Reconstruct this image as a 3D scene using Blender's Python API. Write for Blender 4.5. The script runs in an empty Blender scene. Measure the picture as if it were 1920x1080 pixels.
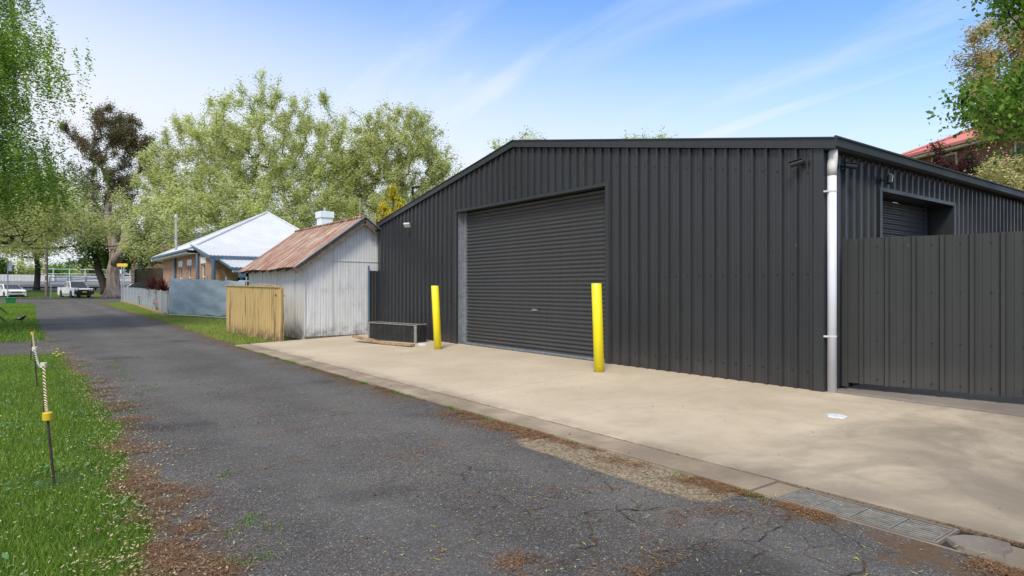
import bpy, math, random
import numpy as np
from mathutils import Vector, Matrix
R = math.radians
random.seed(7)
S = bpy.context.scene
COL = S.collection

# ------------------------------------------------------------------ camera, sky, sun, exposure
EYE = 1.25
F = 1190.0
YAW = math.atan2(900.0, F)
cs, sn = math.cos(YAW), math.sin(YAW)
cd = bpy.data.cameras.new("camera")
cam = bpy.data.objects.new("camera", cd)
COL.objects.link(cam)
cam.location = (0, 0, EYE)
cam.rotation_euler = (R(90), 0, -YAW)
cd.sensor_width = 36
cd.lens = 36 * F / 1920
cd.clip_end = 5000
S.camera = cam

CLX, CLY = 5.1, 0.9
SUN_EL, SUN_AZ = R(50), R(230)          # azimuth clockwise from +Y
w = bpy.data.worlds.new("World")
S.world = w
w.use_nodes = True
nt = w.node_tree
nt.nodes.clear()


def wn(t, **k):
    n = nt.nodes.new(t)
    for a, b in k.items():
        setattr(n, a, b)
    return n


sky = wn('ShaderNodeTexSky', sky_type='NISHITA', sun_disc=False)
sky.sun_elevation = SUN_EL
sky.sun_rotation = SUN_AZ
sky.air_density = 1.0
sky.dust_density = 0.6
sky.ozone_density = 2.5
tc = wn('ShaderNodeTexCoord')
sep = wn('ShaderNodeSeparateXYZ')
nt.links.new(tc.outputs['Generated'], sep.inputs[0])
# thin cirrus: noise on a flat cloud layer (direction divided by its height)
dv = wn('ShaderNodeVectorMath', operation='DIVIDE')
zz = wn('ShaderNodeMath', operation='MAXIMUM')
zz.inputs[1].default_value = 0.03
za = wn('ShaderNodeMath', operation='ADD')
za.inputs[1].default_value = 0.12
nt.links.new(sep.outputs[2], zz.inputs[0])
nt.links.new(zz.outputs[0], za.inputs[0])
cmb = wn('ShaderNodeCombineXYZ')
for i in range(3):
    nt.links.new(za.outputs[0], cmb.inputs[i])
nt.links.new(tc.outputs['Generated'], dv.inputs[0])
nt.links.new(cmb.outputs[0], dv.inputs[1])
mp = wn('ShaderNodeMapping')
mp.inputs['Scale'].default_value = (2.1, 0.34, 1)
mp.inputs['Location'].default_value = (CLX, CLY, 0)
mp0 = wn('ShaderNodeMapping')
mp0.inputs['Rotation'].default_value = (0, 0, R(4))
nt.links.new(dv.outputs[0], mp0.inputs[0])
nt.links.new(mp0.outputs[0], mp.inputs[0])
no = wn('ShaderNodeTexNoise')
no.inputs['Scale'].default_value = 1.5
no.inputs['Detail'].default_value = 9
no.inputs['Roughness'].default_value = 0.55
no.inputs['Distortion'].default_value = 0.5
nt.links.new(mp.outputs[0], no.inputs[0])
cr = wn('ShaderNodeMapRange', interpolation_type='SMOOTHSTEP')
cr.inputs[1].default_value = 0.50
cr.inputs[2].default_value = 0.80
cr.inputs[3].default_value = 0.0
cr.inputs[4].default_value = 0.52
nt.links.new(no.outputs[0], cr.inputs[0])
# milky veil of cloud low over the horizon
hz = wn('ShaderNodeMapRange', interpolation_type='SMOOTHSTEP')
hz.inputs[1].default_value = 0.45
hz.inputs[2].default_value = 0.13
hz.inputs[3].default_value = 0.0
hz.inputs[4].default_value = 0.96
dl = wn('ShaderNodeVectorMath', operation='DOT_PRODUCT')      # the veil reaches higher towards the north-west
dl.inputs[1].default_value = (-cs, sn, 0)
nt.links.new(tc.outputs['Generated'], dl.inputs[0])
dm_ = wn('ShaderNodeMath', operation='MULTIPLY_ADD')
dm_.inputs[1].default_value = -0.15
nt.links.new(dl.outputs['Value'], dm_.inputs[0])
nt.links.new(sep.outputs[2], dm_.inputs[2])
nt.links.new(dm_.outputs[0], hz.inputs[0])
mx = wn('ShaderNodeMath', operation='MAXIMUM')
mx.use_clamp = True
mx.inputs[1].default_value = 0
ad = wn('ShaderNodeMath', operation='MULTIPLY_ADD')
ad.inputs[1].default_value = 0.85
nt.links.new(cr.outputs[0], ad.inputs[0])
up_ = wn('ShaderNodeMapRange', interpolation_type='SMOOTHSTEP')     # cloud cover added above the view to whiten the ambient light
up_.inputs[1].default_value = 0.50
up_.inputs[2].default_value = 0.75
up_.inputs[4].default_value = 0.75
nt.links.new(sep.outputs[2], up_.inputs[0])
hu = wn('ShaderNodeMath', operation='MAXIMUM')
nt.links.new(hz.outputs[0], hu.inputs[0])
nt.links.new(up_.outputs[0], hu.inputs[1])
nt.links.new(hu.outputs[0], ad.inputs[2])
nt.links.new(ad.outputs[0], mx.inputs[0])
mix = wn('ShaderNodeMix', data_type='RGBA')
mix.inputs[7].default_value = (5.2, 5.45, 5.85, 1)
nt.links.new(mx.outputs[0], mix.inputs[0])
tint = wn('ShaderNodeMix', data_type='RGBA', blend_type='MULTIPLY')
tint.inputs[0].default_value = 1
tint.inputs[7].default_value = (1.0, 1.25, 1.5, 1)
nt.links.new(sky.outputs[0], tint.inputs[6])
nt.links.new(tint.outputs[2], mix.inputs[6])
bg = wn('ShaderNodeBackground')
bg.inputs[1].default_value = 0.115
wo = wn('ShaderNodeOutputWorld')
nt.links.new(mix.outputs[2], bg.inputs[0])
nt.links.new(bg.outputs[0], wo.inputs[0])

sd = bpy.data.lights.new("sun", 'SUN')
sd.energy = 2.3
sd.angle = R(16)
sd.color = (1, 0.93, 0.81)
so = bpy.data.objects.new("sun", sd)
COL.objects.link(so)
sdir = Vector((math.sin(SUN_AZ) * math.cos(SUN_EL), math.cos(SUN_AZ) * math.cos(SUN_EL), math.sin(SUN_EL)))
so.rotation_euler = (-sdir).to_track_quat('-Z', 'Y').to_euler()
so.location = (0, 0, 30)
S.view_settings.view_transform = 'Standard'
S.view_settings.look = 'None'
S.view_settings.exposure = 0.6
S.view_settings.gamma = 1


def at(px, d):
    """ground-plan point seen in column px of the photograph at depth d"""
    r = (px - 960) / F * d
    return (r * cs + d * sn, d * cs - r * sn)


def zat(py, d):
    return EYE - (py - 540) / F * d


def gz(y):
    """height of the ground along the lane"""
    if y <= 16:
        return -0.10
    if y <= 45:
        return -0.10 + 0.28 * (y - 16) / 29
    return 0.18


# ------------------------------------------------------------------ materials
def ramp(nt, fac, stops, interp='LINEAR'):
    n = nt.nodes.new('ShaderNodeValToRGB')
    n.color_ramp.interpolation = interp
    e = n.color_ramp.elements
    while len(e) < len(stops):
        e.new(0.5)
    for i, (p, c) in enumerate(stops):
        e[i].position = p
        if not hasattr(c, '__len__'):
            c = (c, c, c)
        e[i].color = (*c, 1)
    nt.links.new(fac, n.inputs[0])
    return n.outputs[0]


class MT:
    """small node helper"""

    def __init__(s, name, rough=0.6, metal=0.0, spec=0.5):
        s.m = bpy.data.materials.new(name)
        s.m.use_nodes = True
        s.nt = s.m.node_tree
        s.b = s.nt.nodes['Principled BSDF']
        s.b.inputs['Roughness'].default_value = rough
        s.b.inputs['Metallic'].default_value = metal
        s.b.inputs['Specular IOR Level'].default_value = spec
        s.co = s.nt.nodes.new('ShaderNodeTexCoord').outputs['Object']

    def L(s, a, b):
        s.nt.links.new(a, b)

    def val(s, sock, v):
        if isinstance(v, bpy.types.NodeSocket):
            s.L(v, sock)
        else:
            if hasattr(v, '__len__') and len(v) == 3 and sock.type == 'RGBA':
                v = (*v, 1)
            sock.default_value = v

    def map(s, scale=(1, 1, 1), rot=(0, 0, 0), loc=(0, 0, 0), co=None):
        n = s.nt.nodes.new('ShaderNodeMapping')
        n.inputs['Scale'].default_value = scale
        n.inputs['Rotation'].default_value = rot
        n.inputs['Location'].default_value = loc
        s.L(co or s.co, n.inputs[0])
        return n.outputs[0]

    def noise(s, scale, detail=4, rough=0.5, co=None, dist=0.0):
        n = s.nt.nodes.new('ShaderNodeTexNoise')
        n.inputs['Scale'].default_value = scale
        n.inputs['Detail'].default_value = detail
        n.inputs['Roughness'].default_value = rough
        n.inputs['Distortion'].default_value = dist
        s.L(co or s.co, n.inputs[0])
        return n.outputs[0]

    def noisecol(s, scale, detail=3, co=None):
        s.noise(scale, detail, 0.5, co)
        return s.nt.nodes[-1].outputs['Color']

    def voro(s, scale, feature='F1', co=None, out='Distance', rnd=1.0):
        n = s.nt.nodes.new('ShaderNodeTexVoronoi')
        n.feature = feature
        n.inputs['Scale'].default_value = scale
        n.inputs['Randomness'].default_value = rnd
        s.L(co or s.co, n.inputs[0])
        return n.outputs[out]

    def mr(s, v, a, b, c=0.0, d=1.0, smooth=False):
        n = s.nt.nodes.new('ShaderNodeMapRange')
        if smooth:
            n.interpolation_type = 'SMOOTHSTEP'
        s.L(v, n.inputs[0])
        for i, q in enumerate((a, b, c, d)):
            n.inputs[i + 1].default_value = q
        return n.outputs[0]

    def math(s, op, a, b=0.0, c=0.0):
        n = s.nt.nodes.new('ShaderNodeMath')
        n.operation = op
        for i, q in enumerate((a, b, c)):
            s.val(n.inputs[i], q)
        return n.outputs[0]

    def mix(s, f, a, b, mode='MIX'):
        n = s.nt.nodes.new('ShaderNodeMix')
        n.data_type = 'RGBA'
        n.blend_type = mode
        s.val(n.inputs[0], f)
        s.val(n.inputs[6], a)
        s.val(n.inputs[7], b)
        return n.outputs[2]

    def ramp(s, f, stops):
        return ramp(s.nt, f, stops)

    def sep(s, v=None):
        n = s.nt.nodes.new('ShaderNodeSeparateXYZ')
        s.L(v or s.co, n.inputs[0])
        return n.outputs

    def comb(s, x, y, z):
        n = s.nt.nodes.new('ShaderNodeCombineXYZ')
        for i, q in enumerate((x, y, z)):
            s.val(n.inputs[i], q)
        return n.outputs[0]

    def vadd(s, a, b, k=1.0):
        n = s.nt.nodes.new('ShaderNodeVectorMath')
        n.operation = 'MULTIPLY_ADD'
        s.L(b, n.inputs[0])
        n.inputs[1].default_value = (k, k, k)
        s.L(a, n.inputs[2])
        return n.outputs[0]

    def color(s, c):
        s.val(s.b.inputs['Base Color'], c)
        return s

    def rough(s, c):
        s.val(s.b.inputs['Roughness'], c)
        return s

    def bump(s, h, strength=0.3, dist=0.01):
        n = s.nt.nodes.new('ShaderNodeBump')
        n.inputs['Strength'].default_value = strength
        n.inputs['Distance'].default_value = dist
        s.L(h, n.inputs['Height'])
        s.L(n.outputs[0], s.b.inputs['Normal'])
        return s


def basic(name, c, rough=0.6, metal=0.0, var=0.15, scale=6.0, spec=0.5, bump=0.0, bscale=60):
    t = MT(name, rough, metal, spec)
    n = t.noise(scale, 5, 0.6)
    lo = tuple(x * (1 - var) for x in c)
    hi = tuple(min(1, x * (1 + var)) for x in c)
    t.color(t.ramp(n, [(0.3, lo), (0.7, hi)]))
    if bump:
        t.bump(t.noise(bscale, 3, 0.6), bump, 0.01)
    return t.m


def leafmat(name, cols, trans=0.35):
    t = MT(name, 0.5, 0, 0.25)
    g = t.nt.nodes.new('ShaderNodeNewGeometry')
    st = [(i / max(1, len(cols) - 1), c) for i, c in enumerate(cols)]
    c = t.ramp(g.outputs['Random Per Island'], st)
    c = t.mix(t.mr(t.noise(0.35, 2), 0.35, 0.65, 0, 0.35), c, tuple(x * 0.72 for x in cols[0]))
    t.color(c)
    tr = t.nt.nodes.new('ShaderNodeBsdfTranslucent')
    hs = t.nt.nodes.new('ShaderNodeHueSaturation')
    hs.inputs['Hue'].default_value = 0.49
    hs.inputs['Value'].default_value = 1.25
    t.L(c, hs.inputs['Color'])
    t.L(hs.outputs[0], tr.inputs[0])
    ms = t.nt.nodes.new('ShaderNodeMixShader')
    ms.inputs[0].default_value = trans
    t.L(t.b.outputs[0], ms.inputs[1])
    t.L(tr.outputs[0], ms.inputs[2])
    t.L(ms.outputs[0], t.nt.nodes['Material Output'].inputs[0])
    return t.m


M = {}
# charcoal painted steel
def darksteel(name, c, rough=0.42):
    t = MT(name, rough, 0.0, 0.5)
    co = t.map((6, 6, 0.25))
    n = t.noise(3.0, 5, 0.6, co)
    n2 = t.noise(0.9, 4, 0.6)
    a = t.mix(t.mr(n, 0.3, 0.7, 0, 1), tuple(x * 0.9 for x in c), tuple(x * 1.15 for x in c))
    # faint rub marks and dust near the ground
    z = t.sep()[2]
    dust = t.math('MULTIPLY', t.mr(z, 0.45, 0.0, 0, 0.5, True), t.mr(n2, 0.35, 0.7))
    a = t.mix(dust, a, (0.10, 0.085, 0.07))
    sc = t.mr(t.voro(2.3), 0.03, 0.012, 0, 0.5)
    a = t.mix(sc, a, (0.2, 0.2, 0.2))
    t.color(a)
    t.rough(t.mr(n2, 0.3, 0.7, rough - 0.08, rough + 0.14))
    t.bump(t.noise(1.6, 3, 0.5, t.map((1.6, 1.6, 0.6))), 0.25, 0.03)
    return t.m


M['char'] = darksteel('charcoal_steel', (0.029, 0.030, 0.032), 0.32)
M['char_roller'] = darksteel('charcoal_roller_steel', (0.043, 0.044, 0.044), 0.38)
M['fence_steel'] = darksteel('grey_green_fence_steel', (0.031, 0.032, 0.029), 0.5)
M['trim'] = darksteel('charcoal_trim_steel', (0.030, 0.032, 0.034), 0.38)
M['gutter_steel'] = darksteel('dark_gutter_steel', (0.020, 0.025, 0.021), 0.5)
M['galv'] = basic('galvanised_steel', (0.36, 0.38, 0.40), 0.42, 0.6, 0.25, 9)
M['black'] = basic('black_plastic', (0.015, 0.015, 0.016), 0.45)
M['dark'] = basic('unlit_interior', (0.02, 0.02, 0.02), 0.9)
M['white_paint'] = basic('white_paint', (0.74, 0.75, 0.74), 0.4, 0, 0.05, 3)
M['pvc'] = basic('white_pvc', (0.66, 0.67, 0.70), 0.6, 0, 0.06, 4)
M['pvc_old'] = basic('aged_pvc', (0.62, 0.60, 0.54), 0.6, 0, 0.1, 10)
M['glass'] = basic('dark_glass', (0.02, 0.025, 0.03), 0.06, 0, 0.1, 2, 0.8)
M['lens'] = basic('lamp_lens', (0.6, 0.6, 0.58), 0.2)
M['rubber'] = basic('tyre_rubber', (0.02, 0.02, 0.02), 0.8)
M['alloy'] = basic('alloy_rim', (0.45, 0.46, 0.48), 0.3, 0.8)
M['carwhite'] = basic('white_car_paint', (0.78, 0.79, 0.80), 0.22, 0, 0.03)
M['carsilver'] = basic('silver_car_paint', (0.50, 0.52, 0.55), 0.25, 0.4, 0.03)
M['cardark'] = basic('dark_car_paint', (0.03, 0.035, 0.045), 0.2, 0.2, 0.05)
M['plate'] = basic('yellow_plate', (0.75, 0.55, 0.03), 0.5)
M['signyellow'] = basic('yellow_sign_enamel', (0.80, 0.50, 0.05), 0.45)
M['bluepaint'] = basic('blue_trim_paint', (0.085, 0.15, 0.22), 0.5, 0, 0.2, 8)
M['steelpost'] = basic('grey_steel_post', (0.38, 0.41, 0.44), 0.5, 0.2)
M['greenplastic'] = basic('green_plastic', (0.03, 0.22, 0.08), 0.45)
M['rail_white'] = basic('white_rail_paint', (0.6, 0.62, 0.64), 0.5)
M['pole_wood'] = basic('weathered_pole_wood', (0.17, 0.14, 0.11), 0.85, 0, 0.3, 4, 0.3, 0.4, 30)
M['bark_dark'] = basic('dark_bark', (0.055, 0.045, 0.035), 0.9, 0, 0.35, 5, 0.2, 0.6, 25)
M['bark_birch'] = basic('birch_bark', (0.22, 0.19, 0.17), 0.8, 0, 0.4, 7, 0.2)
M['cream_shrub_bark'] = M['bark_dark']
M['stake'] = basic('rusty_iron_stake', (0.045, 0.028, 0.022), 0.8, 0, 0.4, 30)
M['cap_yellow'] = basic('yellow_insulator', (0.62, 0.43, 0.02), 0.5, 0, 0.15, 20)
M['cap_white'] = basic('cream_insulator', (0.60, 0.57, 0.48), 0.5, 0, 0.12, 20)
M['rope_white'] = basic('white_rope', (0.62, 0.60, 0.52), 0.8)
M['rope_black'] = basic('black_rope', (0.02, 0.02, 0.02), 0.8)
M['rope_yellow'] = basic('yellow_rope', (0.65, 0.5, 0.04), 0.8)
M['petal'] = basic('yellow_petal', (0.75, 0.60, 0.02), 0.7)
M['pink'] = basic('pink_flower', (0.75, 0.06, 0.14), 0.6)
M['paper'] = basic('white_plastic_patch', (0.58, 0.60, 0.62), 0.5, 0, 0.22, 22)


def yellow_paint():
    t = MT('yellow_bollard_paint', 0.33, 0, 0.5)
    n = t.noise(5, 5, 0.6, t.map((1, 1, 0.4)))
    c = t.mix(t.mr(n, 0.3, 0.7), (0.80, 0.66, 0.008), (0.86, 0.74, 0.012))
    sc = t.mr(t.noise(38, 4, 0.7), 0.68, 0.72)
    c = t.mix(t.math('MULTIPLY', sc, 0.5), c, (0.35, 0.27, 0.05))
    z = t.sep()[2]
    d = t.math('MULTIPLY', t.mr(z, 0.10, 0.0, 0, 0.75, True), t.mr(t.noise(14, 4), 0.3, 0.7))
    c = t.mix(d, c, (0.22, 0.15, 0.05))
    t.color(c)
    return t.m


M['bollard'] = yellow_paint()


def asphalt(name, near=True):
    t = MT(name, 0.86, 0, 0.3)
    x, y, _ = t.sep()
    big = t.noise(0.55, 6, 0.62)
    mid = t.noise(3.2, 5, 0.6)
    base = t.ramp(big, [(0.30, (0.048, 0.047, 0.048)), (0.5, (0.068, 0.066, 0.066)), (0.70, (0.096, 0.092, 0.088))])
    base = t.mix(t.mr(mid, 0.35, 0.7, 0, 0.45), base, (0.080, 0.076, 0.072))
    # aggregate
    v = t.voro(170, out='Color')
    vs = t.sep(v)[0]
    base = t.mix(0.75, base, t.ramp(vs, [(0, 0.12), (0.5, 0.46), (0.88, 0.8), (0.95, 1.5), (1, 2.6)]), 'MULTIPLY')
    base = t.mix(1.0, base, (1.98, 1.88, 1.76), 'MULTIPLY')
    # paler wheel tracks worn along the lane
    xw = t.math('ADD', x, t.math('MULTIPLY', t.noise(0.5, 3), 0.8))
    tr_ = t.math('MAXIMUM', t.mr(t.math('ABSOLUTE', t.math('SUBTRACT', xw, 2.0)), 0.45, 0.1, 0, 1, True), t.mr(t.math('ABSOLUTE', t.math('SUBTRACT', xw, 3.45)), 0.4, 0.1, 0, 1, True))
    base = t.mix(t.math('MULTIPLY', tr_, t.mr(mid, 0.3, 0.7, 0.1, 0.34)), base, (0.155, 0.148, 0.138))
    v2 = t.sep(t.voro(75, out='Color'))[1]
    base = t.mix(t.mr(v2, 0.985, 0.99, 0, 0.5), base, (0.30, 0.28, 0.25))
    # cracks, filled with brown needles
    if near:
        wv = t.vadd(t.co, t.noisecol(2.0, 5), 0.5)
        e1 = t.voro(1.25, 'DISTANCE_TO_EDGE', wv)
        e2 = t.voro(3.6, 'DISTANCE_TO_EDGE', wv)
        zone = t.math('MULTIPLY', t.mr(x, 1.5, 2.3, 0, 1, True), t.mr(y, 5.0, 3.3, 0, 1, True))
        zone2 = t.math('MAXIMUM', zone, t.mr(t.noise(0.35, 2), 0.56, 0.66, 0, 0.8, True))
        zone2 = t.math('MULTIPLY', zone2, t.mr(y, 22, 10, 0, 1))
        c1 = t.math('MULTIPLY', t.mr(e1, 0.012, 0.003), zone2)
        c2 = t.math('MULTIPLY', t.mr(e2, 0.020, 0.006), t.math('MULTIPLY', zone, 0.8))
        ck = t.math('MAXIMUM', c1, c2)
        ck = t.math('MULTIPLY', ck, t.mr(t.noise(5, 3), 0.35, 0.55))
        base = t.mix(ck, base, t.mix(t.mr(t.noise(9, 2), 0.45, 0.55), (0.016, 0.014, 0.012), (0.075, 0.042, 0.02)))
        # worn-in dirt and needles beside both edges
        nz = t.noise(1.6, 6, 0.68)
        le = t.math('MULTIPLY', t.mr(x, 1.10, 0.45, 0, 1), t.mr(y, 19, 14, 0.25, 1))
        re = t.mr(x, 3.1, 3.85, 0, 1)
        ed = t.math('MAXIMUM', le, re)
        dm = t.mr(t.math('ADD', nz, t.math('MULTIPLY', ed, 0.33)), 0.66, 0.80, 0, 0.9, True)
        dirt = t.mix(t.noise(40, 3), (0.055, 0.035, 0.022), (0.17, 0.10, 0.055))
        base = t.mix(dm, base, dirt)
        # old tan patch of gravel by the gutter
        gx = t.math('MULTIPLY', t.mr(x, 3.1, 3.5, 0, 1, True), t.math('MULTIPLY', t.mr(y, 2.1, 2.6, 0, 1, True), t.mr(y, 5.0, 4.2, 0, 1, True)))
        gm = t.mr(t.math('ADD', t.math('MULTIPLY', gx, 0.6), t.math('MULTIPLY', nz, 0.5)), 0.62, 0.74, 0, 0.92, True)
        base = t.mix(gm, base, t.mix(t.sep(t.voro(60, out='Color'))[0], (0.13, 0.095, 0.055), (0.36, 0.29, 0.19)))
        # damp worn hollow and the pale patch
        h = t.math('SUBTRACT', 1, t.math('MULTIPLY', t.mr(t.noise(0.8, 2, 0.4), 0.60, 0.70, 0, 1, True), 0.35))
        base = t.mix(1.0, base, t.comb(h, h, h), 'MULTIPLY')
    t.color(base)
    t.bump(t.math('ADD', t.voro(120), t.math('MULTIPLY', mid, 0.8)), 0.6, 0.008)
    return t.m


M['asphalt'] = asphalt('lane_asphalt')
M['street_asphalt'] = asphalt('street_asphalt', False)


def concrete(name, c1, c2, stain_shade=True):
    t = MT(name, 0.82, 0, 0.3)
    x, y, _ = t.sep()
    n = t.noise(0.8, 8, 0.62, t.vadd(t.co, t.noisecol(0.7), 0.6))
    c = t.mix(t.mr(n, 0.32, 0.68), c1, c2)
    c = t.mix(t.mr(t.noise(60, 3, 0.7), 0.3, 0.7, 0, 0.28), c, tuple(q * 0.7 for q in c1))
    c = t.mix(t.mr(t.noise(9, 6, 0.7), 0.5, 0.75, 0, 0.3), c, tuple(q * 0.72 for q in c1))
    if stain_shade:
        # grime, plus tree shade at the near right end painted in as darkening
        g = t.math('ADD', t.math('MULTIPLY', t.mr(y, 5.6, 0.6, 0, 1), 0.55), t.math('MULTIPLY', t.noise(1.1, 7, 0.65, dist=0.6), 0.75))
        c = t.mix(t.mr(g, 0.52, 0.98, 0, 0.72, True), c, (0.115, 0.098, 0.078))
        # tide lines left by old puddles
        pv = t.noise(0.42, 3, 0.5, t.vadd(t.co, t.noisecol(1.2), 0.35))
        ring = t.math('MULTIPLY', t.mr(t.math('ABSOLUTE', t.math('SUBTRACT', pv, 0.5)), 0.012, 0.0), t.mr(y, 6.5, 4.5))
        c = t.mix(t.math('MULTIPLY', ring, 0.14), c, (0.16, 0.13, 0.10))
        # dirt washed along the kerb joint
        k = t.math('MULTIPLY', t.mr(x, 4.42, 4.15, 0, 1), t.mr(t.noise(2.5, 5, 0.6), 0.35, 0.6, 0.15, 0.8))
        c = t.mix(t.math('MULTIPLY', k, 0.8), c, (0.17, 0.13, 0.10))
    sp = t.mr(t.sep(t.voro(11, out='Color'))[0], 0.93, 0.94)
    sp = t.math('MULTIPLY', sp, t.mr(t.voro(11), 0.12, 0.07))
    c = t.mix(t.math('MULTIPLY', sp, 0.75), c, (0.09, 0.065, 0.045))
    t.color(c)
    t.bump(t.math('ADD', t.noise(45, 4, 0.7), t.math('MULTIPLY', n, 1.5)), 0.22, 0.008)
    return t.m


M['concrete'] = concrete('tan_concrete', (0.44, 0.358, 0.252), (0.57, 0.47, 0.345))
M['gutter'] = concrete('gutter_concrete', (0.33, 0.26, 0.175), (0.45, 0.36, 0.25))
M['oldcrete'] = concrete('old_rough_concrete', (0.15, 0.125, 0.10), (0.26, 0.22, 0.18), False)


def groundmat():
    t = MT('lawn_soil', 0.95, 0, 0.1)
    x, y, _ = t.sep()
    n = t.noise(1.3, 6, 0.65)
    n2 = t.noise(24, 4, 0.7)
    near = t.mix(n2, (0.022, 0.048, 0.010), (0.075, 0.12, 0.025))
    far = t.mix(n2, (0.09, 0.14, 0.03), (0.19, 0.25, 0.06))
    g = t.mix(t.mr(x, 1.5, 3.5), near, far)  # left lawn darker, right verge brighter: shade and sun put into the colour
    soil = t.mix(n2, (0.035, 0.024, 0.016), (0.12, 0.085, 0.055))
    yard = t.math('MULTIPLY', t.mr(x, 3.72, 3.76), t.mr(y, 15.95, 15.85))
    g = t.mix(t.math('MAXIMUM', yard, t.mr(n, 0.55, 0.68, 0, 0.85, True)), g, soil)
    t.color(g)
    t.bump(n2, 0.6, 0.03)
    return t.m


M['ground'] = groundmat()
M['blade'] = leafmat('grass_blade', [(0.07, 0.15, 0.012), (0.15, 0.28, 0.024), (0.24, 0.38, 0.04), (0.38, 0.44, 0.11)], 0.42)
M['blade_sun'] = leafmat('sunlit_grass_blade', [(0.14, 0.21, 0.035), (0.22, 0.30, 0.05), (0.30, 0.36, 0.08), (0.38, 0.36, 0.13)], 0.3)  # brighter copy of the lawn blade, sunlight put into the colour
M['blade_weed'] = leafmat('weed_leaf', [(0.06, 0.15, 0.015), (0.11, 0.24, 0.03), (0.17, 0.30, 0.05)], 0.3)
M['broad'] = leafmat('clover_leaf', [(0.07, 0.17, 0.04), (0.13, 0.26, 0.09), (0.20, 0.33, 0.16)], 0.2)
M['chip'] = leafmat('fallen_seed', [(0.40, 0.33, 0.18), (0.58, 0.50, 0.32), (0.45, 0.42, 0.16), (0.26, 0.17, 0.09)], 0.1)
M['needle'] = leafmat('brown_needle', [(0.09, 0.042, 0.018), (0.21, 0.10, 0.042), (0.32, 0.165, 0.075), (0.42, 0.29, 0.17)], 0.05)
M['pebble'] = leafmat('loose_stone', [(0.05, 0.045, 0.045), (0.16, 0.15, 0.14), (0.42, 0.38, 0.33)], 0.0)
M['elm'] = leafmat('elm_leaf', [(0.27, 0.30, 0.08), (0.52, 0.58, 0.20), (0.70, 0.75, 0.34), (0.82, 0.85, 0.52)], 0.5)
M['elm2'] = leafmat('elm_leaf_olive', [(0.26, 0.29, 0.075), (0.50, 0.54, 0.18), (0.67, 0.71, 0.31), (0.80, 0.82, 0.48)], 0.5)
M['birch'] = leafmat('birch_leaf', [(0.10, 0.19, 0.018), (0.19, 0.33, 0.035), (0.30, 0.46, 0.06), (0.44, 0.58, 0.13)], 0.48)
M['darkleaf'] = leafmat('dark_green_leaf', [(0.03, 0.07, 0.012), (0.07, 0.14, 0.025), (0.13, 0.23, 0.04)], 0.35)
M['brightleaf'] = leafmat('bright_green_leaf', [(0.10, 0.22, 0.02), (0.18, 0.36, 0.04), (0.26, 0.46, 0.06)], 0.45)
M['gumleaf'] = leafmat('gum_leaf', [(0.11, 0.09, 0.045), (0.20, 0.15, 0.08), (0.15, 0.16, 0.06), (0.27, 0.21, 0.12), (0.17, 0.19, 0.08)], 0.3)
M['golden'] = leafmat('golden_conifer', [(0.28, 0.24, 0.012), (0.58, 0.47, 0.02), (0.80, 0.66, 0.04), (0.22, 0.24, 0.02)], 0.25)
M['maple'] = leafmat('maple_leaf', [(0.05, 0.13, 0.013), (0.12, 0.25, 0.027), (0.20, 0.36, 0.042), (0.32, 0.47, 0.09)], 0.48)
M['tanleaf'] = leafmat('tan_blossom_leaf', [(0.32, 0.25, 0.08), (0.55, 0.44, 0.17), (0.72, 0.60, 0.27), (0.34, 0.34, 0.09)], 0.4)
M['creamleaf'] = leafmat('variegated_leaf', [(0.38, 0.35, 0.11), (0.60, 0.55, 0.23), (0.74, 0.70, 0.36), (0.18, 0.22, 0.06)], 0.25)
M['plum'] = leafmat('purple_plum_leaf', [(0.07, 0.028, 0.026), (0.14, 0.055, 0.05), (0.22, 0.10, 0.08)], 0.3)
M['fern'] = leafmat('fern_frond', [(0.05, 0.11, 0.015), (0.10, 0.20, 0.03), (0.16, 0.30, 0.06)], 0.35)
M['cordyline'] = leafmat('burgundy_strap_leaf', [(0.045, 0.014, 0.014), (0.11, 0.03, 0.028), (0.20, 0.08, 0.06)], 0.2)


def gumbark():
    t = MT('gum_bark', 0.75, 0, 0.2)
    n = t.noise(1.6, 7, 0.65, t.map((2.2, 2.2, 0.45)))
    c = t.ramp(n, [(0.3, (0.10, 0.065, 0.045)), (0.45, (0.24, 0.17, 0.13)), (0.58, (0.40, 0.34, 0.29)), (0.72, (0.17, 0.12, 0.09))])
    t.color(c).bump(n, 0.8, 0.08)
    return t.m


M['gumbark'] = gumbark()


def oldzinc():
    t = MT('weathered_zinc', 0.55, 0.15, 0.4)
    st = t.noise(1.6, 6, 0.7, t.map((16, 16, 0.6)))
    n = t.noise(2.2, 6, 0.7)
    c = t.ramp(st, [(0.25, (0.46, 0.46, 0.45)), (0.5, (0.67, 0.67, 0.66)), (0.75, (0.80, 0.80, 0.79))])
    c = t.mix(t.mr(n, 0.52, 0.72, 0, 0.5), c, (0.34, 0.33, 0.32))
    z = t.sep()[2]
    c = t.mix(t.math('MULTIPLY', t.mr(z, 0.35, 0.0, 0, 0.7, True), t.mr(t.noise(6, 4), 0.35, 0.65)), c, (0.16, 0.12, 0.09))
    pn = t.mr(t.math('ABSOLUTE', t.math('SUBTRACT', t.math('FRACT', t.math('MULTIPLY', t.math('ADD', t.sep()[0], t.sep()[1]), 0.66)), 0.5)), 0.008, 0.004)
    c = t.mix(t.math('MULTIPLY', pn, 0.6), c, (0.12, 0.115, 0.11))
    t.color(c)
    return t.m


M['zinc'] = oldzinc()


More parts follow.
